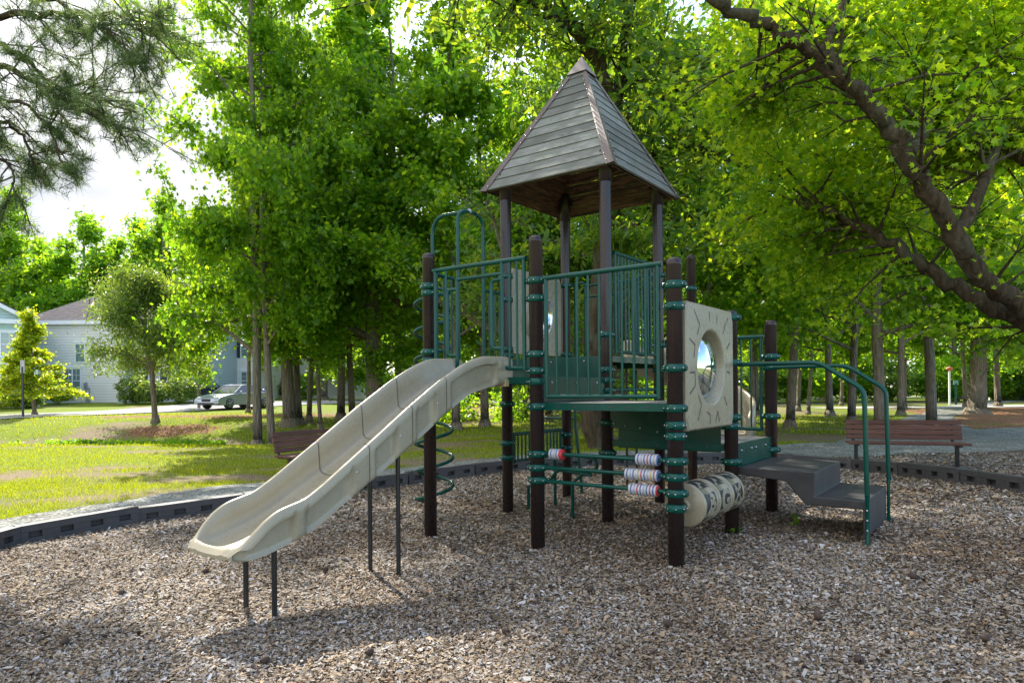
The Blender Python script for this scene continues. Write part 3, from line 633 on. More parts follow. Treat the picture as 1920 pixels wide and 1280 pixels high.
# square panels with a round bubble window
def bubble_panel(org, ax, out_, y0, y1, z0, z1, bulge):
    # org + ax*a + z ; out_ = outward normal
    ax = Vector(ax); o_ = Vector(out_); th = .045; n = 48; ca = (y0 + y1) / 2; cz = (z0 + z1) / 2; r0 = .315; r1 = .262
    def P(a, z, d): return Vector(org) + ax * a + Vector((0, 0, z)) + o_ * d
    ring = [math.tau * i / n for i in range(n)]
    def sq(t, inset=0):
        x, y = math.cos(t), math.sin(t); hx, hz = (y1 - y0) / 2 - inset, (z1 - z0) / 2 - inset; s_ = 1 / max(abs(x) / hx, abs(y) / hz); return ca + x * s_, cz + y * s_
    mb = MB(); rings = []
    rings.append([P(*sq(t), -.0) for t in ring]); rings.append([P(*sq(t), th - .012) for t in ring]); rings.append([P(*sq(t, .012), th) for t in ring])
    for r, d in ((r0, th), (r0 - .014, th - .006), (r0 - .024, th - .022), (r1, -.045), (r1 - .002, -.055)): rings.append([P(ca + r * math.cos(t), cz + r * math.sin(t), d) for t in ring])
    rings.append([P(ca + (r1 + .03) * math.cos(t), cz + (r1 + .03) * math.sin(t), -.055) for t in ring]); rings.append([P(ca + (r0 + .02) * math.cos(t), cz + (r0 + .02) * math.sin(t), -.001) for t in ring])
    k = len(rings); vs = [p for r in rings for p in r]
    fs = [(i * n + j, i * n + (j + 1) % n, (i + 1) * n + (j + 1) % n, (i + 1) * n + j) for i in range(k - 1) for j in range(n)] + [((k - 1) * n + j, (k - 1) * n + (j + 1) % n, (j + 1) % n, j) for j in range(n)]
    mb.add(vs, fs, False)
    # sun-ray grooves: thin darker recessed strips lying just proud
    mb.mi = 1
    GR_ = [[(-.38, .44), (-.26, .33), (-.31, .25)], [(-.47, .21), (-.36, .165), (-.385, .07)], [(-.47, -.05), (-.365, -.045), (-.36, -.15), (-.47, -.21)], [(-.30, -.22), (-.235, -.30), (-.31, -.42)], [(-.12, -.36), (-.04, -.385), (-.05, -.46)], [(.08, -.45), (.13, -.36), (.17, -.45)],
           [(.29, -.24), (.36, -.32)], [(.36, -.03), (.44, -.04)], [(.35, .16), (.44, .22)], [(.27, .29), (.33, .37), (.40, .43)], [(.12, .36), (.13, .44)], [(-.04, .37), (-.05, .45)]]
    for pl in GR_:
        for (a0, z0_), (a1_, z1_) in zip(pl[:-1], pl[1:]):
            d = Vector((a1_ - a0, z1_ - z0_)).normalized(); nn = Vector((-d.y, d.x)) * .009; a_ = (ca + a0, cz + z0_); b_ = (ca + a1_, cz + z1_)
            mb.add([P(a_[0] - nn.x * .6, a_[1] - nn.y * .6, th + .001), P(a_[0] + nn.x * .6, a_[1] + nn.y * .6, th + .001), P(b_[0] + nn.x, b_[1] + nn.y, th + .001), P(b_[0] - nn.x, b_[1] - nn.y, th + .001)], [(0, 1, 2, 3)], False)
    pn = mb.build('window_panel', [M['beige'], M['groove']], play)
    for p_ in pn.data.polygons: p_.use_smooth = False
    mb = MB(); m_ = 10; vs = []; R_ = .262
    for i in range(m_ + 1):
        a = i / m_ * math.pi / 2
        for t in ring: vs.append(P(ca + R_ * math.cos(a) * math.cos(t), cz + R_ * math.cos(a) * math.sin(t), -.05 + bulge * math.sin(a)))
    mb.add(vs, [(i * n + j, i * n + (j + 1) % n, (i + 1) * n + (j + 1) % n, (i + 1) * n + j) for i in range(m_) for j in range(n)], True)
    mb.build('bubble_window', M['bubble'], pn)
    mb = MB()
    for i in range(10):
        t = math.tau * i / 10; mb.ball(P(ca + .31 * math.cos(t), cz + .285 * math.sin(t), -.058), .008, 6, 4)
    mb.build('window_bolt', M['bolt'], pn)
bubble_panel((2 * S + .005, 0, 0), (0, 1, 0), (1, 0, 0), .105, 1.165, 1.046, 2.035, .10)
bubble_panel((-.005, 0, 0), (0, 1, 0), (-1, 0, 0), S + .10, 2 * S - .10, 1.777, 2.735, .10)
# letter drum between C and D
axz = .478; mb = MB(); mb.tube([(2 * S, .05, axz), (2 * S, S - .05, axz)], .016); drum = mb.build('letter_drum', M['metalg'], play)
LET = ['BASDC', 'GATEO', 'MNPRK']; dw = .295
for d in range(3):
    v0_ = .165 + d * (dw + .018); mb = MB(); r = .168
    mb.lathe([(.03, v0_), (r - .014, v0_), (r, v0_ + .012), (r, v0_ + .03), (r - .008, v0_ + .034), (r - .008, v0_ + dw - .034), (r, v0_ + dw - .03), (r, v0_ + dw - .012), (r - .014, v0_ + dw), (.03, v0_ + dw)], (2 * S, 0, axz), 'Y', 40)
    if d == 0: mb.lathe([(.03, v0_ - .03), (.045, v0_ - .03), (.05, v0_ - .02), (.05, v0_ - .001)], (2 * S, 0, axz), 'Y', 20)
    do = mb.build('drum_section', M['beige'], drum)
    for f_ in range(5):
        t0 = math.radians(f_ * 72 + 6 + (0, -5, 0)[d])
        # pad following the cylinder, dark, with a beige letter over it
        def cyl(a, h, rad): return (2 * S + rad * math.cos(a), h, axz + rad * math.sin(a))
        mb = MB(); mb.mi = 0; n = 8; hw = math.radians(27); vv0, vv1 = v0_ + .045, v0_ + dw - .045
        vs = [cyl(t0 - hw + 2 * hw * i / n, h, r - .004) for i in range(n + 1) for h in (vv0, vv1)]
        mb.add(vs, [(2 * i, 2 * i + 1, 2 * i + 3, 2 * i + 2) for i in range(n)], True); mb.mi = 1
        cu_ = bpy.data.curves.new('letter', 'FONT'); cu_.body = LET[d][f_]; cu_.align_x = 'CENTER'; cu_.align_y = 'CENTER'; cu_.size = .205; cu_.offset = .010; cu_.resolution_u = 3
        to = bpy.data.objects.new('letter', cu_); COL.objects.link(to); bpy.context.view_layer.update()
        me = to.to_mesh(); V = [(q.co.x, q.co.y) for q in me.vertices]; Fc = [tuple(p_.vertices) for p_ in me.polygons]; to.to_mesh_clear()
        bpy.data.objects.remove(to); bpy.data.curves.remove(cu_)
        ym = (min(q[1] for q in V) + max(q[1] for q in V)) / 2; vm = (vv0 + vv1) / 2
        mb.add([cyl(t0 + (y - ym) * 1.0 / r, vm + x * 1.3, r - .0005) for x, y in V], Fc, False)
        mb.build('letter_pad', [M['black'], M['beige']], do)

# pyramid roof
rc = (.5 * S, 1.5 * S); e = .80; ez = 3.555; az_ = 5.06; NPL = 13
def rp(sx, sy, t, d=0):                                     # t=0 eave, 1 apex
    return Vector((rc[0] + sx * e * (1 - t), rc[1] + sy * e * (1 - t), ez + (az_ - ez) * t)) 
roof = None
FACES = [((-1, -1), (1, -1), (0, -1)), ((1, -1), (1, 1), (1, 0)), ((1, 1), (-1, 1), (0, 1)), ((-1, 1), (-1, -1), (-1, 0))]
slope_n = math.atan2(e, az_ - ez)
def face_mesh(mb, fi, inner=False):
    a, b, nn = FACES[fi]; nv = Vector((nn[0] * math.cos(slope_n), nn[1] * math.cos(slope_n), math.sin(slope_n)))
    for k in range(NPL):
        t0, t1 = k / NPL, min(.985, (k + 1) / NPL - .0025); off = -.030 if inner else .0
        q = [rp(*a, t0) + nv * (off + (.008 if not inner else 0)), rp(*b, t0) + nv * (off + (.008 if not inner else 0)), rp(*b, t1) + nv * off, rp(*a, t1) + nv * off]
        th_ = nv * (-.020 if not inner else .008); vs = q + [p + th_ for p in q]
        if inner: vs = [Vector((rc[0] + (p.x - rc[0]) * .985, rc[1] + (p.y - rc[1]) * .985, p.z)) for p in vs]
        mb.add(vs, [(0, 1, 2, 3), (7, 6, 5, 4), (0, 4, 5, 1), (1, 5, 6, 2), (2, 6, 7, 3), (3, 7, 4, 0)], False)
def uvize(o, fi_scale=1.0):
    me = o.data; uv = me.uv_layers.new(name='UVMap')
    for p in me.polygons:
        n = p.normal; t = Vector((0, 0, 1)).cross(n)
        t = t.normalized() if t.length > .01 else Vector((1, 0, 0)); b = n.cross(t); off = (p.index // 6) * 1.37
        for li in p.loop_indices:
            c = me.vertices[me.loops[li].vertex_index].co; uv.data[li].uv = (c.dot(t) + off, c.dot(b))
roof_root = None
mb = MB()
for fi in range(4): face_mesh(mb, fi)
roof = mb.build('roof', M['rooft'], play, label='weathered grey plank pyramid roof'); uvize(roof)
mb = MB()
for fi in range(4): face_mesh(mb, fi, True)
u_ = mb.build('roof_underside', M['roofu'], roof); uvize(u_)
for sx, sy in ((-1, -1), (1, -1), (1, 1), (-1, 1)):
    mb = MB(); wv = .075; n1 = Vector((0, sy * math.cos(slope_n), math.sin(slope_n))) ; n2 = Vector((sx * math.cos(slope_n), 0, math.sin(slope_n)))
    vs = []
    for t in (-.012, .965):
        p = rp(sx, sy, t); c_ = p + (n1 + n2).normalized() * .026; e1 = p + Vector((-sx * wv, 0, 0)) + n1 * .014; e2 = p + Vector((0, -sy * wv, 0)) + n2 * .014
        if t > .5: e1 = p + Vector((-sx * min(wv, .03), 0, 0)) + n1 * .014; e2 = p + Vector((0, -sy * min(wv, .03), 0)) + n2 * .014
        vs += [e1, c_, e2]
    mb.add(vs, [(0, 1, 4, 3), (1, 2, 5, 4)], False); mb.mi = 1
    for i in range(16):
        t = .02 + i * .055
        wq = wv * (1 - t * .0)
        for p in (rp(sx, sy, t) + Vector((-sx * (wv * .78), 0, 0)) * (1 - .55 * t) + n1 * .02, rp(sx, sy, t) + Vector((0, -sy * (wv * .78), 0)) * (1 - .55 * t) + n2 * .02): mb.ball(p, .006, 6, 4)
    mb.build('hip_trim', [M['trim'], M['bolt']], roof)
mb = MB(); t = .885; h_ = .035
vs = [rp(sx, sy, t) + Vector((sx * h_, sy * h_, .0)) for sx, sy in ((-1, -1), (1, -1), (1, 1), (-1, 1))] + [Vector((rc[0], rc[1], az_ + .055))]
mb.add(vs, [(0, 1, 4), (1, 2, 4), (2, 3, 4), (3, 0, 4), (3, 2, 1, 0)], False); mb.build('roof_cap', M['trim'], roof)
for i, j in ((0, 1), (1, 1), (0, 2), (1, 2)):
    u, v = i * S, j * S; mb = MB(); mb.box((u - .10, v - .008, 3.66), (u + .10, v + .008, 3.73)); mb.box((u - .009, v - .10, 3.66), (u + .009, v + .10, 3.73)); mb.build('roof_bracket', M['blackm'], roof)

# main slide
cs = .63
top = [(.06, 1.655), (-.02, 1.664), (-.33, 1.656), (-.46, 1.625), (-.60, 1.575), (-.84, 1.46), (-1.2, 1.253), (-1.5, 1.065), (-1.75, .912), (-1.98, .77), (-2.12, .695), (-2.25, .668), (-2.33, .65), (-2.41, .60), (-2.48, .54), (-2.53, .485), (-2.57, .455), (-2.595, .435), (-2.61, .415)]
bot = [(.06, 1.42), (0, 1.41), (-.26, 1.384), (-.5, 1.325), (-.77, 1.19), (-1.02, 1.04), (-1.36, .85), (-1.56, .739), (-1.8, .616), (-2.02, .495), (-2.18, .437), (-2.4, .385), (-2.50, .370), (-2.56, .374), (-2.595, .39), (-2.61, .40)]
flo = [(.06, 1.49), (0, 1.485), (-.26, 1.46), (-.45, 1.40), (-.77, 1.235), (-1.02, 1.085), (-1.36, .895), (-1.56, .785), (-1.8, .665), (-2.02, .555), (-2.18, .49), (-2.36, .44), (-2.47, .42), (-2.52, .425), (-2.555, .445), (-2.575, .45), (-2.595, .43), (-2.61, .41)]
def ip(tab, v): return float(np.interp(-v, [-a for a, b in tab], [b for a, b in tab]))
def smooth_ip(tab, v, s=.045): return (ip(tab, v - s) + ip(tab, v + s) + 2 * ip(tab, v) + ip(tab, v - s / 2) + ip(tab, v + s / 2)) / 6
joints = (-.80, -1.19, -1.60)
def slide_mesh():
    st = np.concatenate([np.arange(.06, -2.40, -.02), np.arange(-2.40, -2.611, -.01)]); rings = []
    for v in st:
        v = float(v); s_ = .045 if v > -2.38 else .01
        T = smooth_ip(top, v, s_); Bt = smooth_ip(bot, v); Fl = smooth_ip(flo, v, s_); Fl = max(Fl, Bt + .006); T = max(T, Fl + .004)
        nar = 1.0
        if v < -2.38: nar = 1 - .38 * (1 - math.sqrt(max(0, 1 - ((-2.38 - v) / .235) ** 2)))
        flare = 1 + .05 * sstep(-.55, -.2, v)
        # recess pockets in the outer wall
        rec = 0
        for a, b in ((-.16, -.74), (-.92, -1.13), (-1.33, -1.54), (-1.74, -2.13), (-2.20, -2.60)):
            if a > v > b: rec = min(1, (a - v) / .03, (v - b) / .021)
        hT = T - Fl; x0 = .245 * nar * flare; rim = .052
        ro = .034 * rec
        pr = [(0, Fl - .004), (x0 * .6, Fl - .002), (x0 * .86, Fl + .008), (x0 * .97, Fl + .035 * min(1, hT / .1)), (x0 * 1.0, Fl + hT * .5), (x0 * 1.03, T - min(.03, hT * .3)), (x0 * 1.03 + .010, T - .006 * min(1, hT / .1)), (x0 * 1.03 + .026, T), (x0 * 1.03 + .042, T - .006), (x0 * 1.03 + rim, T - min(.03, hT * .5)),
              (x0 * 1.03 + rim, T - min(.068, hT * .68)), (x0 * 1.03 + rim - ro, T - min(.078, hT * .74)), (x0 * 1.03 + rim - ro, Bt + .05 * min(1, hT / .1) + .001), (x0 * 1.03 + rim - ro, Bt + .03 * min(1, hT / .1)), (x0 * 1.0 + rim - .01, Bt + .012), (x0 * .9 + rim * .6, Bt), (x0 * .5, Bt - .004), (0, Bt - .004)]
        for jn in joints:
            if abs(v - jn) < .006: pr = [(x * .992 if x > .1 else x, z - (.002 if i < 9 else -.002)) for i, (x, z) in enumerate(pr)]
        ring = [(cs + x, v, z) for x, z in pr] + [(cs - x, v, z) for x, z in pr[-2:0:-1]]
        rings.append(ring)
    SR.append((st, rings)); n = len(rings[0]); vs = [p for r in rings for p in r]; mb = MB()
    mb.add(vs, [(i * n + j, (i + 1) * n + j, (i + 1) * n + (j + 1) % n, i * n + (j + 1) % n) for i in range(len(rings) - 1) for j in range(n)], True)
    mb.add(rings[0], [tuple(range(n))], False); mb.add(rings[-1], [tuple(range(n))[::-1]], False)
    return mb
SR = []
slide = slide_mesh().build('slide', M['beige'], play, label='straight beige plastic slide')
b_ = slide.modifiers.new('auto', 'EDGE_SPLIT'); b_.split_angle = R(66); b_.use_edge_sharp = False
for (u, v) in ((.475, -2.26), (.785, -2.26), (.475, -1.19), (.785, -1.19)):
    mb = MB(); zt = ip(bot, v) + .02; mb.tube([(u, v, pz(u, v) - .2), (u, v, zt)], .0175, 12); mb.box((u - .05, v - .05, zt - .012), (u + .05, v + .05, zt)); mb.build('leg', M['blackm'], slide)
mb = MB()
for sx in (-1, 1):
    for v in (-.90, -1.30, -1.71): mb.ball((cs + sx * .297, v, ip(bot, v) + .16), .012, 8, 5)
mb.build('joint_bolt', M['bolt'], slide)
mb = MB(); st_, rg_ = SR[0]
for jn in joints:
    i = int(np.argmin(abs(st_ - jn))); r_ = rg_[i]; n = len(r_); off = []
    for j in range(n):
        a, b = Vector(r_[j - 1]), Vector(r_[(j + 1) % n]); t_ = (b - a).normalized(); off.append(Vector((t_.z, 0, -t_.x)))
    for sgn in (1,):
        c0 = [Vector(r_[j]) + off[j] * (-.0015) for j in range(n)]; d_ = Vector((0, -.0035, -.002))
        mb.add([p + d_ for p in c0] + [p - d_ for p in c0], [(j, (j + 1) % n, n + (j + 1) % n, n + j) for j in range(n)], False)
mb.build('joint_seam', M['groove'], slide)
mb = MB(); mb.box((.3, -.055, 1.40), (.96, -.012, 1.46)); mb.build('slide_bracket', M['tan'], slide)

# curved slide at the back
def curve_slide():
    P = []; 
    V3 = 3 * S + .02
    for i in range(61):
        t = i / 60; c_ = Vector((.45 + .52, V3 + .42, 0))
        if t < .2: p = Vector((.45, V3 + t / .2 * .42, 0)); a = math.pi / 2
        elif t < .8: q = (t - .2) / .6 * math.pi * 1.02; a = math.pi / 2 - q; p = c_ + Vector((-math.cos(q), math.sin(q), 0)) * .52; last = p.copy(); la = a
        else: a = la; p = last + Vector((math.cos(a), math.sin(a), 0)) * (t - .8) * .8
        z = 1.70 - 1.05 * sstep(.04, .96, t); hw = .25; wall = .34 + .05 * math.sin(t * 3.1)
        rgt = Vector((math.sin(a), -math.cos(a), 0)); pr = [(-hw - .05, -.04), (-hw - .055, wall - .03), (-hw - .025, wall), (-hw, wall - .03), (-hw * .95, .06), (-hw * .7, .01), (0, 0), (hw * .7, .01), (hw * .95, .06), (hw, wall - .03), (hw + .025, wall), (hw + .055, wall - .03), (hw + .05, -.04), (hw * .5, -.06), (-hw * .5, -.06)]
        P.append([p + rgt * x + Vector((0, 0, z + y)) for x, y in pr])
    n = len(P[0]); mb = MB(); vs = [q for r in P for q in r]
    mb.add(vs, [(i * n + j, i * n + (j + 1) % n, (i + 1) * n + (j + 1) % n, (i + 1) * n + j) for i in range(len(P) - 1) for j in range(n)], True)
    mb.add(P[0], [tuple(range(n))]); mb.add(P[-1], [tuple(range(n))[::-1]]); return mb
cs2 = curve_slide().build('slide', M['beige'], play, label='curved beige plastic slide at the back')
for u, v, z in ((.27, 3.6, 1.62), (.39, 3.65, 1.62)):
    mb = MB(); mb.tube([(u, v, pz(u, v) - .2), (u, v, z)], .0175, 10); mb.build('leg', M['blackm'], cs2)
v0 = 2 * S + .02
bars('slide_entry_rail', [(fillet([vb2 for vb2 in ((.13, v0, 1.76), (.27, v0, 1.76), (.27, v0, 2.68), (.13, v0, 2.68))], .06), .017), ([(.13, v0, 1.76), (.13, v0, 2.68)], .017), (fillet([(1.1, v0, 1.76), (.96, v0, 1.76), (.96, v0, 2.68), (1.1, v0, 2.68)], .06), .017),
     ([(.27, v0, 2.64), (.96, v0, 2.64)], .017), ([(.27, v0, 2.5), (.96, v0, 2.5)], .015), ([(1.06, v0, 1.76), (1.06, v0, 2.68)], .011), ([(1.12, v0, 1.76), (1.12, v0, 2.68)], .017)])

# black landing, step and handrails off the D-E side
def stepmesh():
    mb = MB(); prof = [(2 * S + .03, .66), (3.165, .655), (3.165, .448), (3.555, .445), (3.555, .14), (3.53, .14), (3.53, .375), (3.09, .375), (2.93, .565), (2 * S + .03, .595)]
    K = Matrix(((1, 0, 0, 0), (0, 0, 1, 1.32), (0, 1, 0, 0), (0, 0, 0, 1))); mb.prism(prof, 1.07, K); return mb
steps = stepmesh().build('landing_step', M['step'], play, bevel=.008, label='black plastic landing with one step down')
for v in (1.275, 2.43):
    mb = MB(); mb.tube(fillet([(2 * S, v, 1.578), (3.215, v, 1.578), (3.555, v, 1.345), (3.57, v, .50)], .07, 6), .0195, 12)
    mb.tube([(3.57, v, .50), (3.57, v + (.012 if v < 2 else -.012), .42), (3.57, v + (.015 if v < 2 else -.015), .2), (3.57, v, .12), (3.57, v, pz(3.57, v) - .1)], [.0195, .014, .014, .0195, .0195], 12)
    mb.mi = 1
    for z in (.22, .30, .38): mb.ball((3.57, v - .012 if v < 2 else v + .012, z), .008, 6, 4)
    mb.build('hand_rail', [M['green'], M['bolt']], play)
# mesh climber and the bent tubes under the decks
mb = MB(); u0, u1, vv = -.56, -.06, 2.8
for i in range(11): a = u0 + (u1 - u0) * i / 10; mb.tube([(a, vv, .30), (a, vv, .98)], .003, 5)
for i in range(15): z = .30 + .68 * i / 14; mb.tube([(u0, vv, z), (u1, vv, z)], .003, 5)
mb.tube(fillet([(u0, vv, -.1), (u0, vv, .99), (u1, vv, .99)], .04), .016, 8); mb.tube([(-.07, vv, 1.25), (-.06, vv, .9), (.0, vv, .42), (.04, vv, -.1)], .022, 8)
mb.build('mesh_climber', M['dgreen'], play)
mb = MB()
mb.tube(fillet([(.82, 1.27, pz(.8, 1.3) - .1), (.82, 1.27, .40), (.93, 1.3, .50), (1.06, 1.35, .54), (1.06, 1.35, .64), (.98, 1.35, .66), (.2, 1.9, .64)], .05, 5), .018, 10)
mb.tube(fillet([(.1, 1.5, .28), (.50, 1.32, .38), (.62, 1.3, .52), (1.03, 1.3, .49)], .05, 5), .018, 10); mb.tube([(.1, 1.5, -.1), (.1, 1.5, .29)], .018, 10); mb.tube([(.2, 1.9, -.1), (.2, 1.9, .65)], .018, 10)
mb.build('bent_tube_climber', M['green'], play)

# ------------------------------------------------------------------ benches
def bench(loc, rz, label, L_=1.62):
    t = empty('park_bench', loc, rz, label, 'bench', 'slatted park benches')         # local x along, -y is the front side
    mb = MB()
    for i in range(4):
        z = .46 + .018 + i * .092; y = .23 + i * .022
        Mx = Matrix.Translation((0, y, z + .04)) @ Matrix.Rotation(R(-13), 4, 'X'); mb.box((-L_ / 2, -.019, -.042), (L_ / 2, .019, .042), Mx)
    mb.build('backrest', M['bench'], t, bevel=.006)
    mb = MB()
    for i in range(5): mb.box((-L_ / 2 - .02, -.24 + i * .092, .405), (L_ / 2 + .02, -.24 + i * .092 + .084, .443))
    mb.build('seat', M['bench'], t, bevel=.006)
    for x in (-L_ / 2 + .13, L_ / 2 - .15):
        mb = MB(); mb.box((x - .03, -.03, -.25), (x + .03, .03, .38)); mb.box((x - .028, -.22, .37), (x + .028, .24, .404)); Mx = Matrix.Translation((x, .245, .40)) @ Matrix.Rotation(R(-13), 4, 'X'); mb.box((-.026, .0, -.03), (.026, .02, .40), Mx)
        mb.build('leg', M['blackm'], t, bevel=.004)
    return t
b = G(1700, 873); bench((b.x, b.y, height(b.x, b.y)), R(-17), 'reddish brown slatted bench facing the camera beyond the edging on the right', 1.95)
bench((-3.5, 12.65, height(-3.5, 12.65) - .06), R(62), 'dark brown slatted bench seen from behind on the lawn, half hidden by the slide', 1.9)
# tan arched shell behind the right bench
b = G(1722, 815); a = []
mb = MB(); n = 18; W_ = 1.35; hh = .34; dep = .45
for r_, k in ((1, 0), (.93, 1)):
    for d in (-dep, dep):
        a.append([(W_ / 2 * r_ * math.cos(math.pi * i / n) * (1 + .0), d, hh * r_ * math.sin(math.pi * i / n) ** .8) for i in range(n + 1)])
o = len(a[0]); mb.add(a[0] + a[1], [(i, i + 1, o + i + 1, o + i) for i in range(n)], True); mb.add(a[2] + a[3], [(i + 1, i, o + i, o + i + 1) for i in range(n)], True)
mb.add(a[0] + a[2], [(i + 1, i, o + i, o + i + 1) for i in range(n)]); mb.add(a[1] + a[3], [(i, i + 1, o + i + 1, o + i) for i in range(n)])
t = mb.build('tunnel_shell', M['tan']); t.location = (b.x, b.y, height(b.x, b.y) - .02); t.rotation_euler = (0, 0, R(-8)); t.scale = (1.12, 1, 1.15); tag(t, 'low tan arched shell on the ground behind the right bench', 'tunnel')

# ------------------------------------------------------------------ trees
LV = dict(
    bright=m_leaf('bright_leaf', [(0, (.045, .12, .008)), (.5, (.09, .20, .012)), (1, (.15, .27, .018))], (.50, .80, .02), .58),  # bright yellow-green leaf tone
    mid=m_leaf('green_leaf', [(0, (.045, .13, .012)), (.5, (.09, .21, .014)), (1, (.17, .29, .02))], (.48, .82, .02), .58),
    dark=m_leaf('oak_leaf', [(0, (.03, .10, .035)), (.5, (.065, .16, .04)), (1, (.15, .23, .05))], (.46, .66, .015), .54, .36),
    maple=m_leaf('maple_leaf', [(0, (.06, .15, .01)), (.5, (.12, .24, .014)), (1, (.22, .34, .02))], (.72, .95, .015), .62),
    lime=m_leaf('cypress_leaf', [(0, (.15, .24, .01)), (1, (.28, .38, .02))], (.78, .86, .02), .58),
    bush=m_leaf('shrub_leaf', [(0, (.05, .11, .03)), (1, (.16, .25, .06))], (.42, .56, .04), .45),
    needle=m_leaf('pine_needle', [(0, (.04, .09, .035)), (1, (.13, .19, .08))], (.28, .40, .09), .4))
KITE = ([(0, 0, 0), (.42, .30, -.04), (.17, .42, 0), (0, 1, -.10), (-.17, .42, 0), (-.42, .30, -.04)], [(0, 1, 2), (0, 2, 3, 4), (0, 4, 5)])
star = []
for i in range(5):
    a = math.radians(90 + (i - 2) * 58); rr = [.42, .55, .62, .55, .42][i]; star.append((rr * math.cos(a), .36 + rr * math.sin(a) * .95, -.07))
    if i < 4: a2 = a + math.radians(29); star.append((.20 * math.cos(a2), .36 + .20 * math.sin(a2), 0))
STAR = ([(0, 0, 0)] + star, [(0, 1, 2), (0, 2, 3, 4), (0, 4, 5, 6), (0, 6, 7, 8), (0, 8, 9)])
OAKL = ([(0, 0, 0), (.17, .35, 0), (.15, .75, -.05), (0, 1.1, -.1), (-.15, .75, -.05), (-.17, .35, 0)], [(0, 1, 2, 3), (0, 3, 4, 5)])
QUAD = ([(-.4, 0, 0), (.45, .1, .05), (.35, .8, 0), (-.2, .9, -.1)], [(0, 1, 2, 3)])
def tree_skel(rg, H, r0, zb, Rr, lean=(0, 0), nl=22, up=.55, prof=1.5, twig=7, fork=None):
    mb = MB(); k = 12; tr = []
    for i in range(k + 1):
        t = i / k; tr.append(Vector((lean[0] * t * H + .25 * math.sin(t * 5 + rg.uniform(0, 6)) * t * .6, lean[1] * t * H + .2 * math.sin(t * 4 + 1) * t, H * t * .97)))
    rr = [r0 * (1.45 if i == 0 else 1) * (1 - .9 * (i / k) ** 1.1) + .01 for i in range(k + 1)]
    tr.insert(1, tr[0].lerp(tr[1], .12)); rr.insert(1, r0 * 1.12); tr[0] = tr[0] - Vector((0, 0, .35)); rr[0] = r0 * 2.2; tr.insert(1, Vector((0, 0, .04))); rr.insert(1, r0 * 1.75); tr.insert(2, Vector((0, 0, .28))); rr.insert(2, r0 * 1.25); mb.tube(tr, rr, 10, False)
    tw = []
    for q in range(nl):
        t = (q + rg.uniform(0, 1)) / nl; z = zb + (H * .96 - zb) * t; f = z / (H * .97) * k; i = min(k - 1, int(f)); base = tr[i + 3].lerp(tr[min(i + 4, k + 3)], f - int(f))
        ln = Rr * max(.12, (1 - t ** prof)) * rg.uniform(.75, 1.15); a = rg.uniform(0, math.tau); pts = [base]; d = Vector((math.cos(a), math.sin(a), up * rg.uniform(.3, 1.4))).normalized()
        for s in range(5):
            d = (d + Vector((rg.normal(0, .16), rg.normal(0, .16), rg.normal(0, .10) + .02 - .07 * s * (1 - t)))).normalized(); pts.append(pts[-1] + d * ln / 5)
        rb = max(.012, r0 * .42 * (1 - t) + .012); mb.tube(pts, [rb * (1 - .8 * s / 5) for s in range(6)], 6, False)
        for s in range(twig):
            u_ = rg.uniform(.25, 1.0); g = u_ * 5; i2 = min(4, int(g)); p = pts[i2].lerp(pts[i2 + 1], g - i2); dd = (d + Vector(rg.normal(0, .85, 3)) * 1.0).normalized(); dd.z *= .9; l2 = ln * rg.uniform(.22, .45)
            e_ = p + dd * l2; mb.tube([p, p.lerp(e_, .5) + Vector((0, 0, .05)), e_], [rb * .35, rb * .25, .005], 4, False); tw.append((p, e_))
        tw.append((pts[2], pts[5])); tw.append((pts[3], pts[5]))
    return mb, tw
def foliage(rg, tw, n, sig, flat=.5, zmin=.3):
    A_ = np.array([t[0] for t in tw]); B_ = np.array([t[1] for t in tw]); ln = np.linalg.norm(A_ - B_, axis=1) + .15; i = rg.choice(len(tw), n, p=ln / ln.sum()); t = rg.uniform(.1, 1.08, n)[:, None]
    # clumps: offsets snapped round per-twig puff centres
    pos = A_[i] * (1 - t) + B_[i] * t + rg.normal(0, 1, (n, 3)) * np.array([sig, sig, sig * flat]) * rg.choice([.5, 1, 1.5], (n, 1))
    pos[:, 2] = np.maximum(pos[:, 2], zmin); return pos
protos = {}
def make_proto(key, seed, H, r0, zb, Rr, n, tmpl, size, mat, bark='bark', sig=.25, spread=1.25, flat=.85, zmin=.5, **kw):
    rg = np.random.default_rng(seed); mb, tw = tree_skel(rg, H, r0, zb, Rr, **kw); pos = foliage(rg, tw, n, sig, flat, zmin)
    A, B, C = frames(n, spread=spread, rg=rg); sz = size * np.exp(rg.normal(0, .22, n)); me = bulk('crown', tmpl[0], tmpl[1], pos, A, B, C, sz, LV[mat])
    t = bpy.data.meshes.new('trunk'); t.from_pydata(mb.v, [], mb.f); t.materials.append(M[bark]); t.polygons.foreach_set('use_smooth', [True] * len(mb.f)); t.update()
    protos[key] = (t, me, H)
make_proto('sweetA', 1, 18, .15, 2.6, 4.1, 24000, STAR, .19, 'bright', nl=34)
make_proto('sweetTall', 12, 21, .16, 2.7, 4.0, 34000, STAR, .18, 'bright', nl=44, prof=3.2)  # wide top above the frame, shaped to keep sun off the mulch
make_proto('sweetB', 2, 17, .15, 3.4, 3.5, 19000, STAR, .18, 'bright', nl=30, lean=(.03, 0))
make_proto('stout', 15, 19, .34, 3.0, 4.6, 26000, STAR, .20, 'bright', nl=36)
make_proto('sweetC', 3, 20, .15, 2.8, 4.6, 22000, STAR, .20, 'mid', nl=34)
make_proto('midA', 4, 14, .10, 2.9, 2.9, 14000, KITE, .20, 'mid', nl=26)
make_proto('oakA', 5, 15, .26, 4.6, 5.2, 17000, OAKL, .22, 'dark', 'barkd', nl=30, up=.45, prof=2.2, sig=.34)
make_proto('farA', 6, 17, .25, 2.0, 4.6, 20000, KITE, .36, 'mid', nl=30, twig=4, sig=.4, prof=2.6)
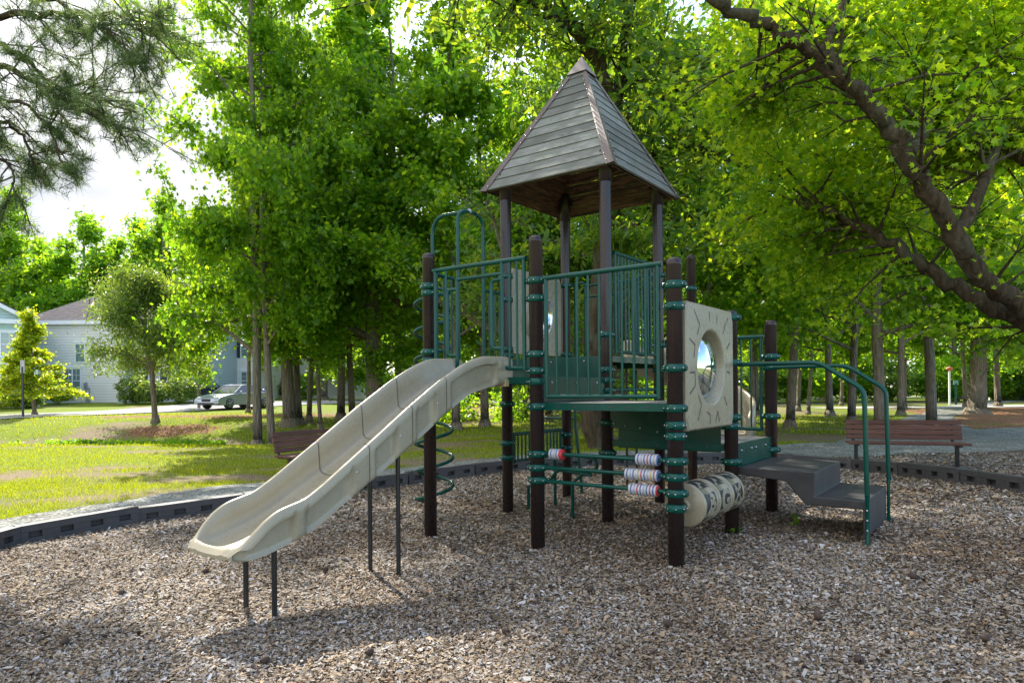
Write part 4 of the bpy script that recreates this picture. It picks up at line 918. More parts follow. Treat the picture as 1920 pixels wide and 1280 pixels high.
make_proto('farB', 7, 18, .25, 1.5, 4.4, 20000, KITE, .36, 'bright', nl=30, twig=4, sig=.4, prof=2.2)
make_proto('roundA', 8, 6.0, .13, 1.9, 2.5, 42000, OAKL, .12, 'bush', nl=36, prof=3.2, up=.9, sig=.26, zmin=1.9, lean=(-.11, 0))
make_proto('cypress', 9, 6.3, .10, 1.2, 2.0, 16000, QUAD, .12, 'lime', nl=46, prof=.85, up=.25, sig=.13, flat=.6, spread=1.0)
make_proto('sapling', 10, 5.0, .05, 1.5, 1.2, 5000, KITE, .17, 'bright', nl=14, sig=.2)
proto_trees = {}
def tree(kind, x, y, sc=1.0, rz=0, label=None, cat='tree', group=None, sz=None, name=None, sink=0):
    t, c, H = protos[kind]; nm = name or {'cypress': 'cypress_tree', 'oakA': 'oak_tree', 'roundA': 'round_tree', 'sapling': 'sapling'}.get(kind, 'broadleaf_tree')
    r = empty(nm, (x, y, height(x, y) - sink), rz, label, cat, group); r.rotation_euler = (.045 * math.sin(x * 3.1 + y), .045 * math.cos(y * 2.3 + x), rz); r.scale = (sc, sc, sz or sc)
    link(bpy.data.objects.new('trunk', t), r); link(bpy.data.objects.new('crown', c), r); return r
def G2(px, py): g = G(px, py); return g.x, g.y
GR = 'broadleaf trees on the lawn behind the playground'
TR = [  # kind, px, py(base), scale, rz, label
    ('sweetTall', 484, 828, .9, 10, 'slim straight tree nearest the camera on the left lawn, left of two close trunks'),
    ('sweetB', 511, 821, .80, 100, 'slim tree just right of the nearest slim trunk on the left lawn, leaning right'),
    ('stout', 545, 818, .72, 40, 'thick trunked bright green tree behind the brown bench back on the left lawn'),
    ('midA', 466, 774, .9, 200, 'short visible trunk in front of the silver car on the far verge'),
    ('sweetB', 562, 795, .9, 250, 'slim tree half hidden behind the thick trunked tree on the left lawn'),
    ('midA', 580, 790, 1.0, 20, 'thin straight tree with a bark mulch ring, right of the thick trunked tree'),
    ('midA', 602, 803, .75, 70, 'thinnest pale trunked tree on the left lawn, right of the mulch ring'),
    ('sweetC', 640, 786, 1.05, 130, 'left one of a pair of tall trunks above the lower slide'),
    ('sweetA', 662, 786, .9, 300, 'right one of a pair of tall trunks above the lower slide'),
    ('stout', 704, 800, 1.0, 210, 'stout dark trunked tree rising behind the middle of the slide'),
    ('sweetC', 752, 800, .95, 160, 'dark trunked tree rising behind the top of the slide'),
    ('sweetA', 856, 805, .95, 330, 'pale trunked tree seen between the slide and the brown posts'),
    ('sweetC', 910, 799, 1.0, 50, 'smooth grey trunk with a flared foot under the slide hood'),
    ('midA', 985, 786, 1.0, 140, 'brown trunk seen between the two front left posts of the play structure'),
    ('oakA', 1160, 802, 1.0, 20, 'rough barked dark tree directly behind the play structure'),
    ('sweetC', 1238, 790, 1.0, 280, 'tree behind the right roof post of the play structure'),
    ('midA', 1316, 795, 1.1, 180, 'tree hidden low down by the square window panel'),
    ('midA', 1412, 782, 1.0, 120, 'trunk right beside the curved slide at the back'),
    ('sweetC', 1482, 800, .95, 240, 'leaning pale double trunk tree just right of the last brown post'),
    ('midA', 1497, 770, 1.1, 15, 'reddish thin trunk behind the leaning double trunk tree'),
    ('midA', 1516, 778, .95, 260, 'short dark trunk between the handrails and the double trunk tree'),
    ('sweetA', 1557, 780, 1.0, 310, 'straight dark grey trunk above the black landing'),
    ('midA', 1578, 760, 1.1, 90, 'pale far trunk between the two straight trunks above the landing'),
    ('sweetC', 1597, 791, .9, 190, 'mossy straight trunk framed by the green handrails'),
    ('midA', 1697, 768, 1.0, 30, 'tall thin lone trunk above the right bench'),
    ('midA', 1812, 763, 1.3, 60, 'dark trunk touching the left side of the stoutest tree on the right'),
    ('stout', 1832, 776, 1.25, 150, 'stoutest pale tree with flared roots on the right by the path'),
    ('sweetA', 1872, 762, 1.1, 220, 'dark trunk at the far right in front of the pavilion'),
]
for kind, px, py, sc, rz, lb in TR:
    x, y = G2(px, py); tree(kind, x, y, sc, R(rz), lb, group=GR, sz=sc * (1.2 if kind == 'sweetB' and py > 810 else 1.28 if kind == 'sweetTall' else 1.5 if px == 545 else 1))
# gnarled leaning tree behind the structure
def custom_tree(name, paths, label, n, tmpl, size, mat, bark, sig, seed, twn=7, twl=1.6, spread=1.1, flat=.6, root=(0, 0, 0), zmin=1.5, avoid=None):
    rg = np.random.default_rng(seed); r = empty(name, root, 0, label, 'tree', None); mb = MB(); tw = []; ro = Vector(root)
    for pts, r0, r1, foliated in paths:
        P = [Vector(p) - ro for p in pts]; Q = []
        for i in range(len(P) - 1):
            p0 = P[max(0, i - 1)]; p3 = P[min(len(P) - 1, i + 2)]
            for k in range(6):
                t = k / 6; q = .5 * ((2 * P[i]) + (P[i + 1] - p0) * t + (2 * p0 - 5 * P[i] + 4 * P[i + 1] - p3) * t * t + (3 * P[i] - p0 - 3 * P[i + 1] + p3) * t ** 3)
                Q.append(q + Vector(rg.normal(0, .012 + .12 * r0, 3)))
        Q.append(P[-1]); m_ = len(Q); rad = [(r0 + (r1 - r0) * (i / (m_ - 1)) ** .8) * (1 + .12 * math.sin(i * 1.9 + seed) + .08 * math.sin(i * 4.3)) for i in range(m_)]
        mb.tube(Q, rad, 12, True)
        if foliated:
            for s in range(int(twn * len(P))):
                i = int(rg.uniform(foliated - 1, 1) * (m_ - 1)) if foliated > 1 else int(rg.uniform(.12, 1) * (m_ - 1)); p = Q[i]
                d = Vector(rg.normal(0, 1, 3)); d.z = d.z * .6 + .35; d.normalize(); l_ = twl * rg.uniform(.45, 1.2); e_ = p + d * l_ + Vector((0, 0, -.12 * l_))
                if avoid and avoid(e_ + ro): continue
                mid = p.lerp(e_, .5) + Vector((0, 0, .1)); mb.tube([p, mid, e_], [min(.03, rad[i] * .5), .014, .005], 5, False); tw.append((p.lerp(mid, .4), mid)); tw.append((mid, e_))
                for q in range(3):
                    d2 = (d + Vector(rg.normal(0, .8, 3))).normalized(); e2 = mid + d2 * l_ * .45; mb.tube([mid, e2], [.009, .004], 4, False); tw.append((mid, e2))
    mb.build('trunk', M[bark], r)
    pos = foliage(rg, tw, n, sig, flat, zmin); 
    if avoid is not None:
        k = np.array([not avoid(Vector(p) + ro) for p in pos]); pos = pos[k]
    n = len(pos); A, B, C = frames(n, spread=spread, rg=rg); link(bpy.data.objects.new('crown', bulk('crown', tmpl[0], tmpl[1], pos, A, B, C, size * np.exp(np.clip(rg.normal(0, .33, n), -.8, .5)), LV[mat])), r)
    return r
g = G(1127, 828)
custom_tree('leaning_tree', [([(g.x + .1, g.y, -.3), (g.x, g.y, .1), (g.x - .35, g.y + .1, .9), (g.x - .9, g.y + .2, 1.7), (g.x - 2.0, g.y + .3, 2.55), (g.x - 3.3, g.y + .3, 3.25), (g.x - 4.4, g.y + .1, 3.9)], .20, .07, 1),
    ([(g.x - .4, g.y, 1.2), (g.x - .1, g.y + .2, 2.6), (g.x + .3, g.y + .3, 4.4), (g.x + .2, g.y, 6.8)], .15, .04, 1), ([(g.x - 2.6, g.y + .3, 2.9), (g.x - 2.4, g.y + .2, 4.5), (g.x - 2.9, g.y, 6.2)], .09, .03, 1)],
    'pale leaning tree whose bent trunk arches left behind the decks', 8000, OAKL, .16, 'dark', 'bark', .25, 31, 9, 1.4, root=(g.x, g.y, 0))
# big tree on the right, trunk out of the frame, limbs reaching over the playground
def lim(*a): return [at(px, py, D) for px, py, D in a]
avr = random.Random(5)
def av(p):
    # keep the area right in front of the play structure roof free
    return p.y < 4.2 or (p.y < 8.0 and p.x < p.y * .33) or ((p.y < 9.1 or (p.y < 10.6 and p.z < 4.6)) and avr.random() > .13)
big = (8.9, 9.6, 0)
custom_tree('maple_tree', [([(8.9, 9.6, -.3), (8.8, 9.6, .8), (8.5, 9.5, 1.8), (8.1, 9.3, 2.3)], .48, .34, 0),
    ([(8.1, 9.3, 2.3)] + lim((1960, 590, 9.1), (1840, 520, 8.8), (1780, 420, 8.6), (1700, 290, 8.4), (1650, 215, 8.3), (1580, 150, 8.2), (1500, 88, 8.1), (1430, 40, 8.0), (1340, 0, 7.9), (1230, -70, 7.8)), .145, .06, 1),
    ([(8.2, 9.4, 2.2)] + lim((1940, 608, 9.3), (1800, 540, 9.6), (1720, 490, 9.9), (1640, 440, 10.2), (1565, 400, 10.6), (1490, 380, 11)), .14, .05, 1),
    ([(8.4, 9.5, 2.0), (8.5, 9.6, 4.0), (8.3, 9.8, 6.0), (7.6, 10, 8.2), (6.8, 10.2, 10)], .32, .08, 1),
    (lim((1790, 440, 8.7), (1850, 330, 9.2), (1880, 200, 9.6), (1900, 60, 10)), .10, .04, 1), (lim((1700, 290, 8.5), (1760, 200, 9.4), (1780, 80, 10), (1770, -20, 10.4)), .09, .03, 1),
    (lim((1560, 140, 8.2), (1560, 60, 8.8), (1600, -30, 9.3)), .07, .03, 1), (lim((1930, 300, 9.6), (1870, 280, 9.8), (1800, 250, 10.2)), .09, .04, 1)],
    'large spreading tree with two thick dark limbs reaching in from the right edge', 78000, STAR, .095, 'maple', 'barkd', .30, 33, 12, 1.6, root=big, zmin=2.2, avoid=av)
# oak behind the roof
g = G(1175, 812)
custom_tree('oak_tree', [([(1.9, 15.5, -.3), (1.9, 15.5, 3), (2.4, 15.2, 6.0), (2.2, 14.6, 7.6), (1.5, 14.3, 8.7), (.6, 14.0, 9.6), (-.5, 13.8, 10.6)], .26, .09, 1),
    ([(2.3, 14.8, 7.4), (2.5, 14.4, 9.0), (2.9, 14, 11)], .13, .05, 1), ([(2.3, 15.0, 7.0), (3.8, 13.6, 7.6), (5.0, 12.4, 7.2), (5.8, 11.8, 6.4)], .10, .03, 1), ([(1.4, 14.3, 8.8), (.2, 12.6, 8.6), (-1.2, 11.4, 8.0)], .08, .03, 1), ([(2.4, 15.2, 6.2), (3.6, 14.5, 6.5), (4.8, 13.8, 5.8)], .09, .03, 1)],
    'dark leaved oak whose forked limb shows behind the roof peak', 15000, OAKL, .19, 'dark', 'barkd', .34, 35, 11, 2.0, root=(1.9, 15.5, 0), zmin=4.6)
# pine at the left, trunk out of the frame, needle boughs hanging in
rg = np.random.default_rng(41); pr = empty('pine_tree', (-10.2, 9.3, 0), 0, 'long needled pine with dark boughs hanging in from the upper left corner', 'tree'); ro = Vector((-10.2, 9.3, 0)); mb = MB()
mb.tube([(0, 0, -.3), (0, 0, 4), (.1, .1, 9), (.1, 0, 15)], [.30, .26, .20, .08], 12)
tips = []
def bough(pts, r0, r1, nsub, sl, droop=.25):
    P = [Vector(p) - ro for p in pts]; Q = []
    for i in range(len(P) - 1):
        for k in range(5): Q.append(P[i].lerp(P[i + 1], k / 5) + Vector(rg.normal(0, .02, 3)))
    Q.append(P[-1]); m_ = len(Q); mb.tube(Q, [r0 + (r1 - r0) * i / (m_ - 1) for i in range(m_)], 7)
    main = (P[-1] - P[0]).normalized()
    for s in range(nsub):
        i = int(rg.uniform(.15, 1) * (m_ - 1)); p = Q[i]; d = (main * .7 + Vector((rg.normal(0, .55), rg.normal(0, .7), rg.normal(-droop, .42)))).normalized(); l_ = sl * rg.uniform(.5, 1.2); e_ = p + d * l_ + Vector((0, 0, -droop * l_ * .5)); mid = p.lerp(e_, .5) + Vector((0, 0, .06))
        mb.tube([p, mid, e_], [.012, .008, .005], 5); tips.append(e_); tips.append(mid.lerp(e_, .5))
        for q in range(5):
            b0 = p.lerp(e_, rg.uniform(.25, .95)); e2 = b0 + (d + Vector(rg.normal(0, .75, 3))).normalized() * l_ * rg.uniform(.25, .5); mb.tube([b0, e2], [.006, .004], 4); tips.append(e2); tips.append(b0.lerp(e2, .6))
B0 = (-10.2, 9.3, 6.0)
bough([(-10.2, 9.3, 5.4)] + lim((0, 120, 9), (60, 150, 8.8), (110, 180, 8.7), (170, 215, 8.5), (225, 245, 8.4)), .05, .012, 26, .85)
bough([(-10.2, 9.3, 5.0)] + lim((-60, 80, 9), (0, 78, 9), (60, 120, 8.8), (100, 160, 8.7), (190, 190, 8.6), (255, 210, 8.4)), .045, .012, 24, .7)
bough([(-10.2, 9.3, 6.6)] + lim((0, 30, 9), (120, 25, 8.9), (200, 30, 8.7), (255, 25, 8.6), (300, 30, 8.5)), .05, .012, 26, .9)
bough([(-10.2, 9.3, 6.9)] + lim((-20, -20, 9), (100, 0, 9), (200, 60, 8.6), (245, 100, 8.4)), .04, .012, 24, .8, .35)
bough([(-10.2, 9.3, 4.8)] + lim((-30, 225, 9), (20, 228, 8.9), (50, 265, 8.7), (85, 330, 8.5)), .035, .010, 18, .6, .4)
bough([(-10.2, 9.3, 4.4)] + lim((-60, 170, 8.7), (60, 200, 8.5), (95, 250, 8.4), (125, 315, 8.2)), .03, .010, 16, .55, .4)
bough([(-10.2, 9.3, 4.4)] + lim((-60, 250, 8.7), (-10, 280, 8.6), (25, 320, 8.5), (30, 370, 8.4)), .03, .010, 16, .55, .4)
bough([(-10.2, 9.3, 8.0), (-8.6, 8.0, 8.6), (-6.4, 6.4, 8.8), (-4.2, 5.2, 8.4)], .08, .02, 40, 1.2, .2)
for i in range(11):  # unseen boughs above the frame, added to dapple the mulch with shade
    a = -2.2 + i * .42; z0_ = 8.6 + (i * 37 % 5) * 1.1; l_ = 5.2 + (i * 13 % 4) * .5; p_ = Vector((-10.2, 9.3, z0_)); d_ = Vector((math.cos(a), math.sin(a), .06)); bough([p_, p_ + d_ * l_ * .4 + Vector((0, 0, .3)), p_ + d_ * l_ * .75, p_ + d_ * l_ + Vector((0, 0, -.3))], .06, .015, 20, 1.1, .15)
mb.build('trunk', M['barkd'], pr)
T = np.array([list(t) for t in tips]); nn = 27; pos = np.repeat(T, nn, 0) + rng.normal(0, .018, (len(T) * nn, 3)); n = len(pos); dirv = unit(rng.normal(0, 1, (n, 3)) + np.array([.25, -.1, .15])[None]); A, B, C = frames(n); Aw = unit(np.cross(dirv, C))
link(bpy.data.objects.new('crown', bulk('crown', [(-.5, 0, 0), (.5, 0, 0), (.0, 1, 0)], [(0, 1, 2)], pos, Aw * .045, dirv, Aw, .125 * np.exp(rng.normal(0, .2, n)), LV['needle'])), pr)
# street-side trees on the left
x, y = G2(292, 787); tree('roundA', x, y, .86, 0, 'round grey green oak with slim trunk on the verge before the grey house', group=None, sz=1.0)
x, y = G2(66, 778); tree('cypress', x, y, .92, R(80), 'young cone shaped lime green cypress by the street on the left', sz=.84)
x, y = G2(374, 764); tree('sapling', x, y, 1.15, 0, 'thin sapling beside the dark parked van')
x, y = G2(-60, 775); tree('cypress', x, y, .8, R(10), 'lime green cypress cut by the left edge of the frame')
# woods beyond
wood = []
WG = 'trees of the wood beyond the lawn'; FAR = 'tall tree of the wood beyond the lawn and street, behind the nearer trees'
rg = np.random.default_rng(77)
spots = []
for i in range(24): spots.append((-78 + i * 2.5 + rg.uniform(-1.2, 1.2), (76, 83)[i % 2] + rg.uniform(-3, 3), ('farA', 'farB', 'farA')[i % 3], 1.12 + rg.uniform(-.1, .2), 'tree of the tall row above the roofs of the houses'))
for i in range(9): spots.append((-18 + i * 9.5 + rg.uniform(-1.2, 1.2), 64 + rg.uniform(-3, 4), ('farB', 'farA', 'farA')[i % 3], .95 + rg.uniform(-.1, .3), FAR))
for i in range(7): spots.append((-16 + i * 13.0 + rg.uniform(-1.5, 1.5), 86 + rg.uniform(-3, 3), ('farB', 'farA')[i % 2], 1.35 + rg.uniform(-.1, .25), FAR))
for i in range(4): spots.append((12 + i * 9.5 + rg.uniform(-1.2, 1.2), 33 + rg.uniform(-2.5, 3), ('sweetC', 'sweetA', 'oakA')[i % 3], 1.0 + rg.uniform(-.1, .2), FAR))
for i, (x, y) in enumerate(((1.5, 28.5), (5.2, 31), (0.2, 36), (10.5, 19.5), (13.5, 22))): spots.append((x, y, ('sweetA', 'sweetC', 'sweetB')[i % 3], 1.0, FAR))
for x, y, kd, sc, lb in spots:
    tree(kd, x, y, sc, rg.uniform(0, 6.28), lb, group=WG if lb is FAR else 'tall trees above the roofs')
# undergrowth and shrubs
def shrub(name, x, y, w_, h_, n, mat, label, size=.1, group=None, tmpl=KITE, seed=1):
    r_ = np.random.default_rng(seed); d = unit(r_.normal(0, 1, (n, 3))); rr = r_.uniform(.35, 1, (n, 1)) ** .5; lump = 1 + .22 * np.sin(d[:, :1] * 5 + seed) * np.cos(d[:, 1:2] * 4 + seed * 2) + .12 * np.sin(d[:, 2:] * 9)
    pos = d * rr * lump * np.array([w_ / 2, w_ / 2, h_ / 2]) + np.array([0, 0, h_ * .5]); pos[:, 2] = np.maximum(.02, pos[:, 2]); A, B, C = frames(n, spread=1, rg=r_)
    o = link(bpy.data.objects.new(name, bulk(name, tmpl[0], tmpl[1], pos, A, B, C, size * np.exp(r_.normal(0, .2, n)), LV[mat]))); o.location = (x, y, height(x, y)); return tag(o, label, 'shrub', group)
UG = 'bushes under the trees of the wood'
ugs = []
for i in range(26):
    x = -12 + i * 4.0 + rg.uniform(-.8, .8); y = 58 + rg.uniform(-2, 5); ugs.append((x, y))
for i, (x, y) in enumerate(ugs[:3]):
    pass
p0 = shrub('bush', ugs[0][0], ugs[0][1], 3.6, 2.6, 5200, 'mid', 'leafy bush in the belt of undergrowth at the foot of the wood', .24, UG, seed=5)
p1 = shrub('bush', ugs[1][0], ugs[1][1], 3.2, 3.4, 5200, 'bright', 'leafy bush in the belt of undergrowth at the foot of the wood', .22, UG, seed=6)
p2 = shrub('bush', ugs[2][0], ugs[2][1], 4.0, 3.0, 5200, 'dark', 'leafy bush in the belt of undergrowth at the foot of the wood', .24, UG, seed=7)
for i, (x, y) in enumerate(ugs[3:]):
    o = (p0, p1, p2)[i % 3].copy(); COL.objects.link(o); o.location = (x, y, height(x, y)); o.rotation_euler = (0, 0, rg.uniform(0, 6)); s_ = rg.uniform(1.0, 1.9); o.scale = (s_, s_, s_)

# ------------------------------------------------------------------ houses
SID = {'grey': m_siding('grey_siding', (.88, .84, .78)), 'blue': m_siding('shaded_grey_siding', (.50, .58, .60)), 'aqua': m_siding('aqua_siding', (.50, .66, .64)), 'white': m_siding('white_siding', (.74, .75, .76))}  # blue entry: grey boards with their bluish shade put into the colour
RF_ = m_shingle('roof_shingle', (.085, .075, .082))
def window(parent, x, z, w_, h_, y, shutters=False, mull=1, rows=2, side=None):
    mb = MB(); t = .09
    mb.box((x - w_ / 2 - t, y - .05, z - t), (x - w_ / 2, y + .02, z + h_ + t)); mb.box((x + w_ / 2, y - .05, z - t), (x + w_ / 2 + t, y + .02, z + h_ + t))
    mb.box((x - w_ / 2, y - .05, z - t), (x + w_ / 2, y + .02, z)); mb.box((x - w_ / 2, y - .05, z + h_), (x + w_ / 2, y + .02, z + h_ + t)); mb.box((x - w_ / 2 - t - .05, y - .08, z + h_ + t + .002), (x + w_ / 2 + t + .05, y + .02, z + h_ + t + .12))
    mb.box((x - w_ / 2, y - .035, z + h_ / 2 - .025), (x + w_ / 2, y + .0, z + h_ / 2 + .025))
    for i in range(1, mull * 2):
        xx = x - w_ / 2 + w_ * i / (mull * 2); ww = .045 if (mull > 1 and i % 2 == 0) else .012; mb.box((xx - ww, y - .03, z + h_ / 2 + .026), (xx + ww, y - .001, z + h_))
        if ww > .02: mb.box((xx - ww, y - .03, z), (xx + ww, y - .001, z + h_ / 2 - .026))
    mb.box((x - w_ / 2, y - .028, z + h_ * .74), (x + w_ / 2, y - .002, z + h_ * .74 + .02))
    fr = mb.build('window', M['trimw'], parent); mb = MB(); mb.box((x - w_ / 2, y - .012, z), (x + w_ / 2, y + .03, z + h_)); mb.build('pane', M['glass'], fr)
    if shutters:
        for s in (-1, 1): mb = MB(); c = x + s * (w_ / 2 + t + .22); mb.box((c - .19, y - .04, z - .05), (c + .19, y + .01, z + h_ + .05)); mb.build('shutter', M['shutter'], fr, bevel=.01)
def hip_roof(parent, x0, x1, y0, y1, z, h_, ov=.45, ridge=None):
    mb = MB(); x0 -= ov; x1 += ov; y0 -= ov; y1 += ov; d = (y1 - y0) / 2 if ridge is None else ridge; ym = (y0 + y1) / 2
    vs = [(x0, y0, z), (x1, y0, z), (x1, y1, z), (x0, y1, z), (x0 + d, ym, z + h_), (x1 - d, ym, z + h_)]; mb.add(vs, [(0, 1, 5, 4), (1, 2, 5), (2, 3, 4, 5), (3, 0, 4), (3, 2, 1, 0)], False); return mb.build('roof', RF_, parent)
# grey house, its side wall to the camera
D = 50.0; Z0 = height(-30, 50)
def hx(px, D=50.0): return (px - 960) / F * D
hb = empty('grey_house', (hx(150), D, Z0), 0, 'two storey pale grey clapboard house with dark shingle hip roof behind the round tree', 'house')
def lx(px): return hx(px) - hx(150)
x0, x1 = lx(52), lx(235); mb = MB(); mb.box((x0, 0, -.3), (x1, 11, 5.75)); mb.build('wall', SID['grey'], hb)
mb = MB(); mb.box((x1 + .002, 1.6, -.3), (lx(342), 10, 5.75)); mb.build('front_wing', SID['blue'], hb)  # wing siding carries the bluish shade in its colour
mb = MB(); mb.box((x0 - .35, -.38, 5.70), (x1 + .35, -.06, 6.02)); mb.box((x1 - .1, -.03, -.3), (x1 + .03, .2, 5.69)); mb.box((x1 + .36, 1.25, 5.70), (lx(345), 1.55, 6.0)); mb.box((lx(340), 1.56, -.3), (lx(342) + .02, 1.7, 5.69)); mb.build('trim', M['trimw'], hb)
hip_roof(hb, x0, x1, 0, 11, 6.0, 3.4, .4, 4.6); hip_roof(hb, x1 - 2, lx(342), 1.7, 10, 5.99, 2.4, .35)
window(hb, lx(151), 3.0, .62, 1.25, 0); window(hb, lx(136), .75, 1.15, 1.7, 0, mull=2); window(hb, lx(268), .95, .72, 1.55, 1.6, True); window(hb, lx(312), .95, .72, 1.55, 1.6, True); window(hb, lx(268), 3.7, .72, 1.3, 1.6, True); window(hb, lx(312), 3.7, .72, 1.3, 1.6, True)
mb = MB(); mb.box((lx(159), -.14, .95), (lx(162.5), .0, 1.45)); mb.tube([(lx(163.5), -.08, -.1), (lx(163.5), -.08, 1.5)], .05, 8); mb.tube([(lx(168), -.08, -.1), (lx(168), -.08, 1.1)], .04, 8); mb.build('utility_meter', M['metalg'], hb)
mb = MB()
for px in (141, 151): mb.tube([(lx(px), 1.8, 6.9), (lx(px), 1.8, 8.2)], .05, 6)
mb.build('roof_vent', M['blackm'], hb)
# aqua gabled house at the left edge
D2 = 46.0; Z1 = height(-36, 46)
ha = empty('aqua_house', (hx(58, D2) - 1.75 * math.cos(R(34)), D2 - 1.75 * math.sin(R(34)), Z1), R(34), 'pale aqua gabled house with a columned porch cut by the left edge', 'house')
xr = 1.75; xl = -9.0; mb = MB(); mb.box((xl, 0, -.3), (xr, 9, 5.7)); mb.build('wall', SID['aqua'], ha)
mb = MB(); xm = (xl + xr) / 2; gz = 5.702
mb.prism([(xl, gz), (xr, gz), (xm, gz + 3.0)], 9, Matrix(((1, 0, 0, 0), (0, 0, 1, 0), (0, 1, 0, 0), (0, 0, 0, 1)))); mb.build('gable', SID['aqua'], ha)
mb = MB()
for s, xe in ((-1, xl), (1, xr)):
    dx = xm - xe; l_ = math.hypot(dx, 3.0); a = math.atan2(3.0, abs(dx)); q = Matrix.Translation((xe + s * .45 * math.cos(a), -.45, gz + .06 - .45 * math.sin(a))) @ Matrix.Rotation(a * s, 4, 'Y'); mb.box((min(0, -s * (l_ + .5)), 0, 0), (max(0, -s * (l_ + .5)), 9.8, .14), q)
mb.build('roof', RF_, ha)
mb = MB()
for s, xe in ((-1, xl), (1, xr)):
    dx = xm - xe; l_ = math.hypot(dx, 3.0); a = math.atan2(3.0, abs(dx)); q = Matrix.Translation((xe + s * .45 * math.cos(a), -.50, gz - .16 - .45 * math.sin(a))) @ Matrix.Rotation(a * s, 4, 'Y'); mb.box((min(0, -s * (l_ + .45)), 0, 0), (max(0, -s * (l_ + .45)), .05, .24), q)
mb.box((xl - .3, -.5, gz - .30), (xr + .3, -.02, gz - .02)); mb.box((xr - .1, -.03, -.3), (xr + .02, .1, gz - .31)); mb.build('trim', M['trimw'], ha)
window(ha, xr - 1.15, 3.3, .9, 1.5, 0, True); window(ha, xr - 3.6, 3.3, .9, 1.5, 0, True)
mb = MB(); mb.box((xl, -2.2, 2.62), (xr + .5, -.03, 2.95)); mb.box((xl, -2.2, -.3), (xr + .5, -.03, .25)); mb.build('porch', M['trimw'], ha)
for x in (xr + .3, xr - 1.6, xr - 3.6, xr - 5.4): mb = MB(); mb.box((x - .13, -2.1, .252), (x + .13, -1.84, 2.618)); mb.build('column', M['trimw'], ha, bevel=.01)
mb = MB(); mb.box((xr - 2.0, -.05, .26), (xr - 1.1, .01, 2.3)); mb.build('door', M['shutter'], ha)
# houses seen through the tree trunks
def back_house(px0, px1, D, hgt, mat, label, name):
    z = height(hx(px0, D), D); r = empty(name, (hx(px0, D), D, z), 0, label, 'house'); W_ = hx(px1, D) - hx(px0, D)
    mb = MB(); mb.box((0, 0, -.3), (W_, 9, hgt)); mb.build('wall', mat, r); hip_roof(r, 0, W_, 0, 9, hgt + .3, 2.6, .5); mb = MB(); mb.box((-.4, -.4, hgt), (W_ + .4, -.02, hgt + .29)); mb.box((0, -.03, -.3), (.14, -.002, hgt)); mb.box((W_ - .14, -.03, -.3), (W_, -.002, hgt)); mb.build('trim', M['trimw'], r)
    n = max(2, int(W_ / 2.6))
    for i in range(n):
        for zz in (.9, 3.7): window(r, W_ * (i + .5) / n, zz, .85, 1.5, 0, zz > 2)
    return r, W_
back_house(392, 486, 60, 5.7, SID['grey'], 'white grey house behind the silver car', 'suburban_house')
r, W_ = back_house(520, 690, 72, 5.8, SID['white'], 'white house with a columned porch glimpsed between the left trunks', 'porch_house')
mb = MB(); mb.box((W_ * .45, -2.2, 2.8), (W_ + .2, -.05, 3.15)); mb.box((W_ * .45, -2.2, -.3), (W_ + .2, -.05, .2)); mb.build('porch', M['trimw'], r)
for i in range(5): mb = MB(); x = W_ * .47 + i * (W_ * .52) / 4; mb.box((x - .14, -2.1, .203), (x + .14, -1.85, 2.797)); mb.build('column', M['trimw'], r)
# dark pavilion far right
D = 62; pv = empty('pavilion', (hx(1855, D), D, height(45, 62)), 0, 'low dark pavilion with white posts behind the trees at the far right', 'pavilion')
mb = MB(); mb.box((.5, 1, 0), (9, 6, 2.4)); mb.build('wall', simple('slate_panel', (.055, .065, .085), .6), pv); hip_roof(pv, 0, 10, 0, 7, 2.75, 1.2, .6)
for x in (0, 2.6, 5.4, 8): mb = MB(); mb.box((x - .1, -.2, -.1), (x + .1, 0, 2.75)); mb.build('column', M['trimw'], pv)

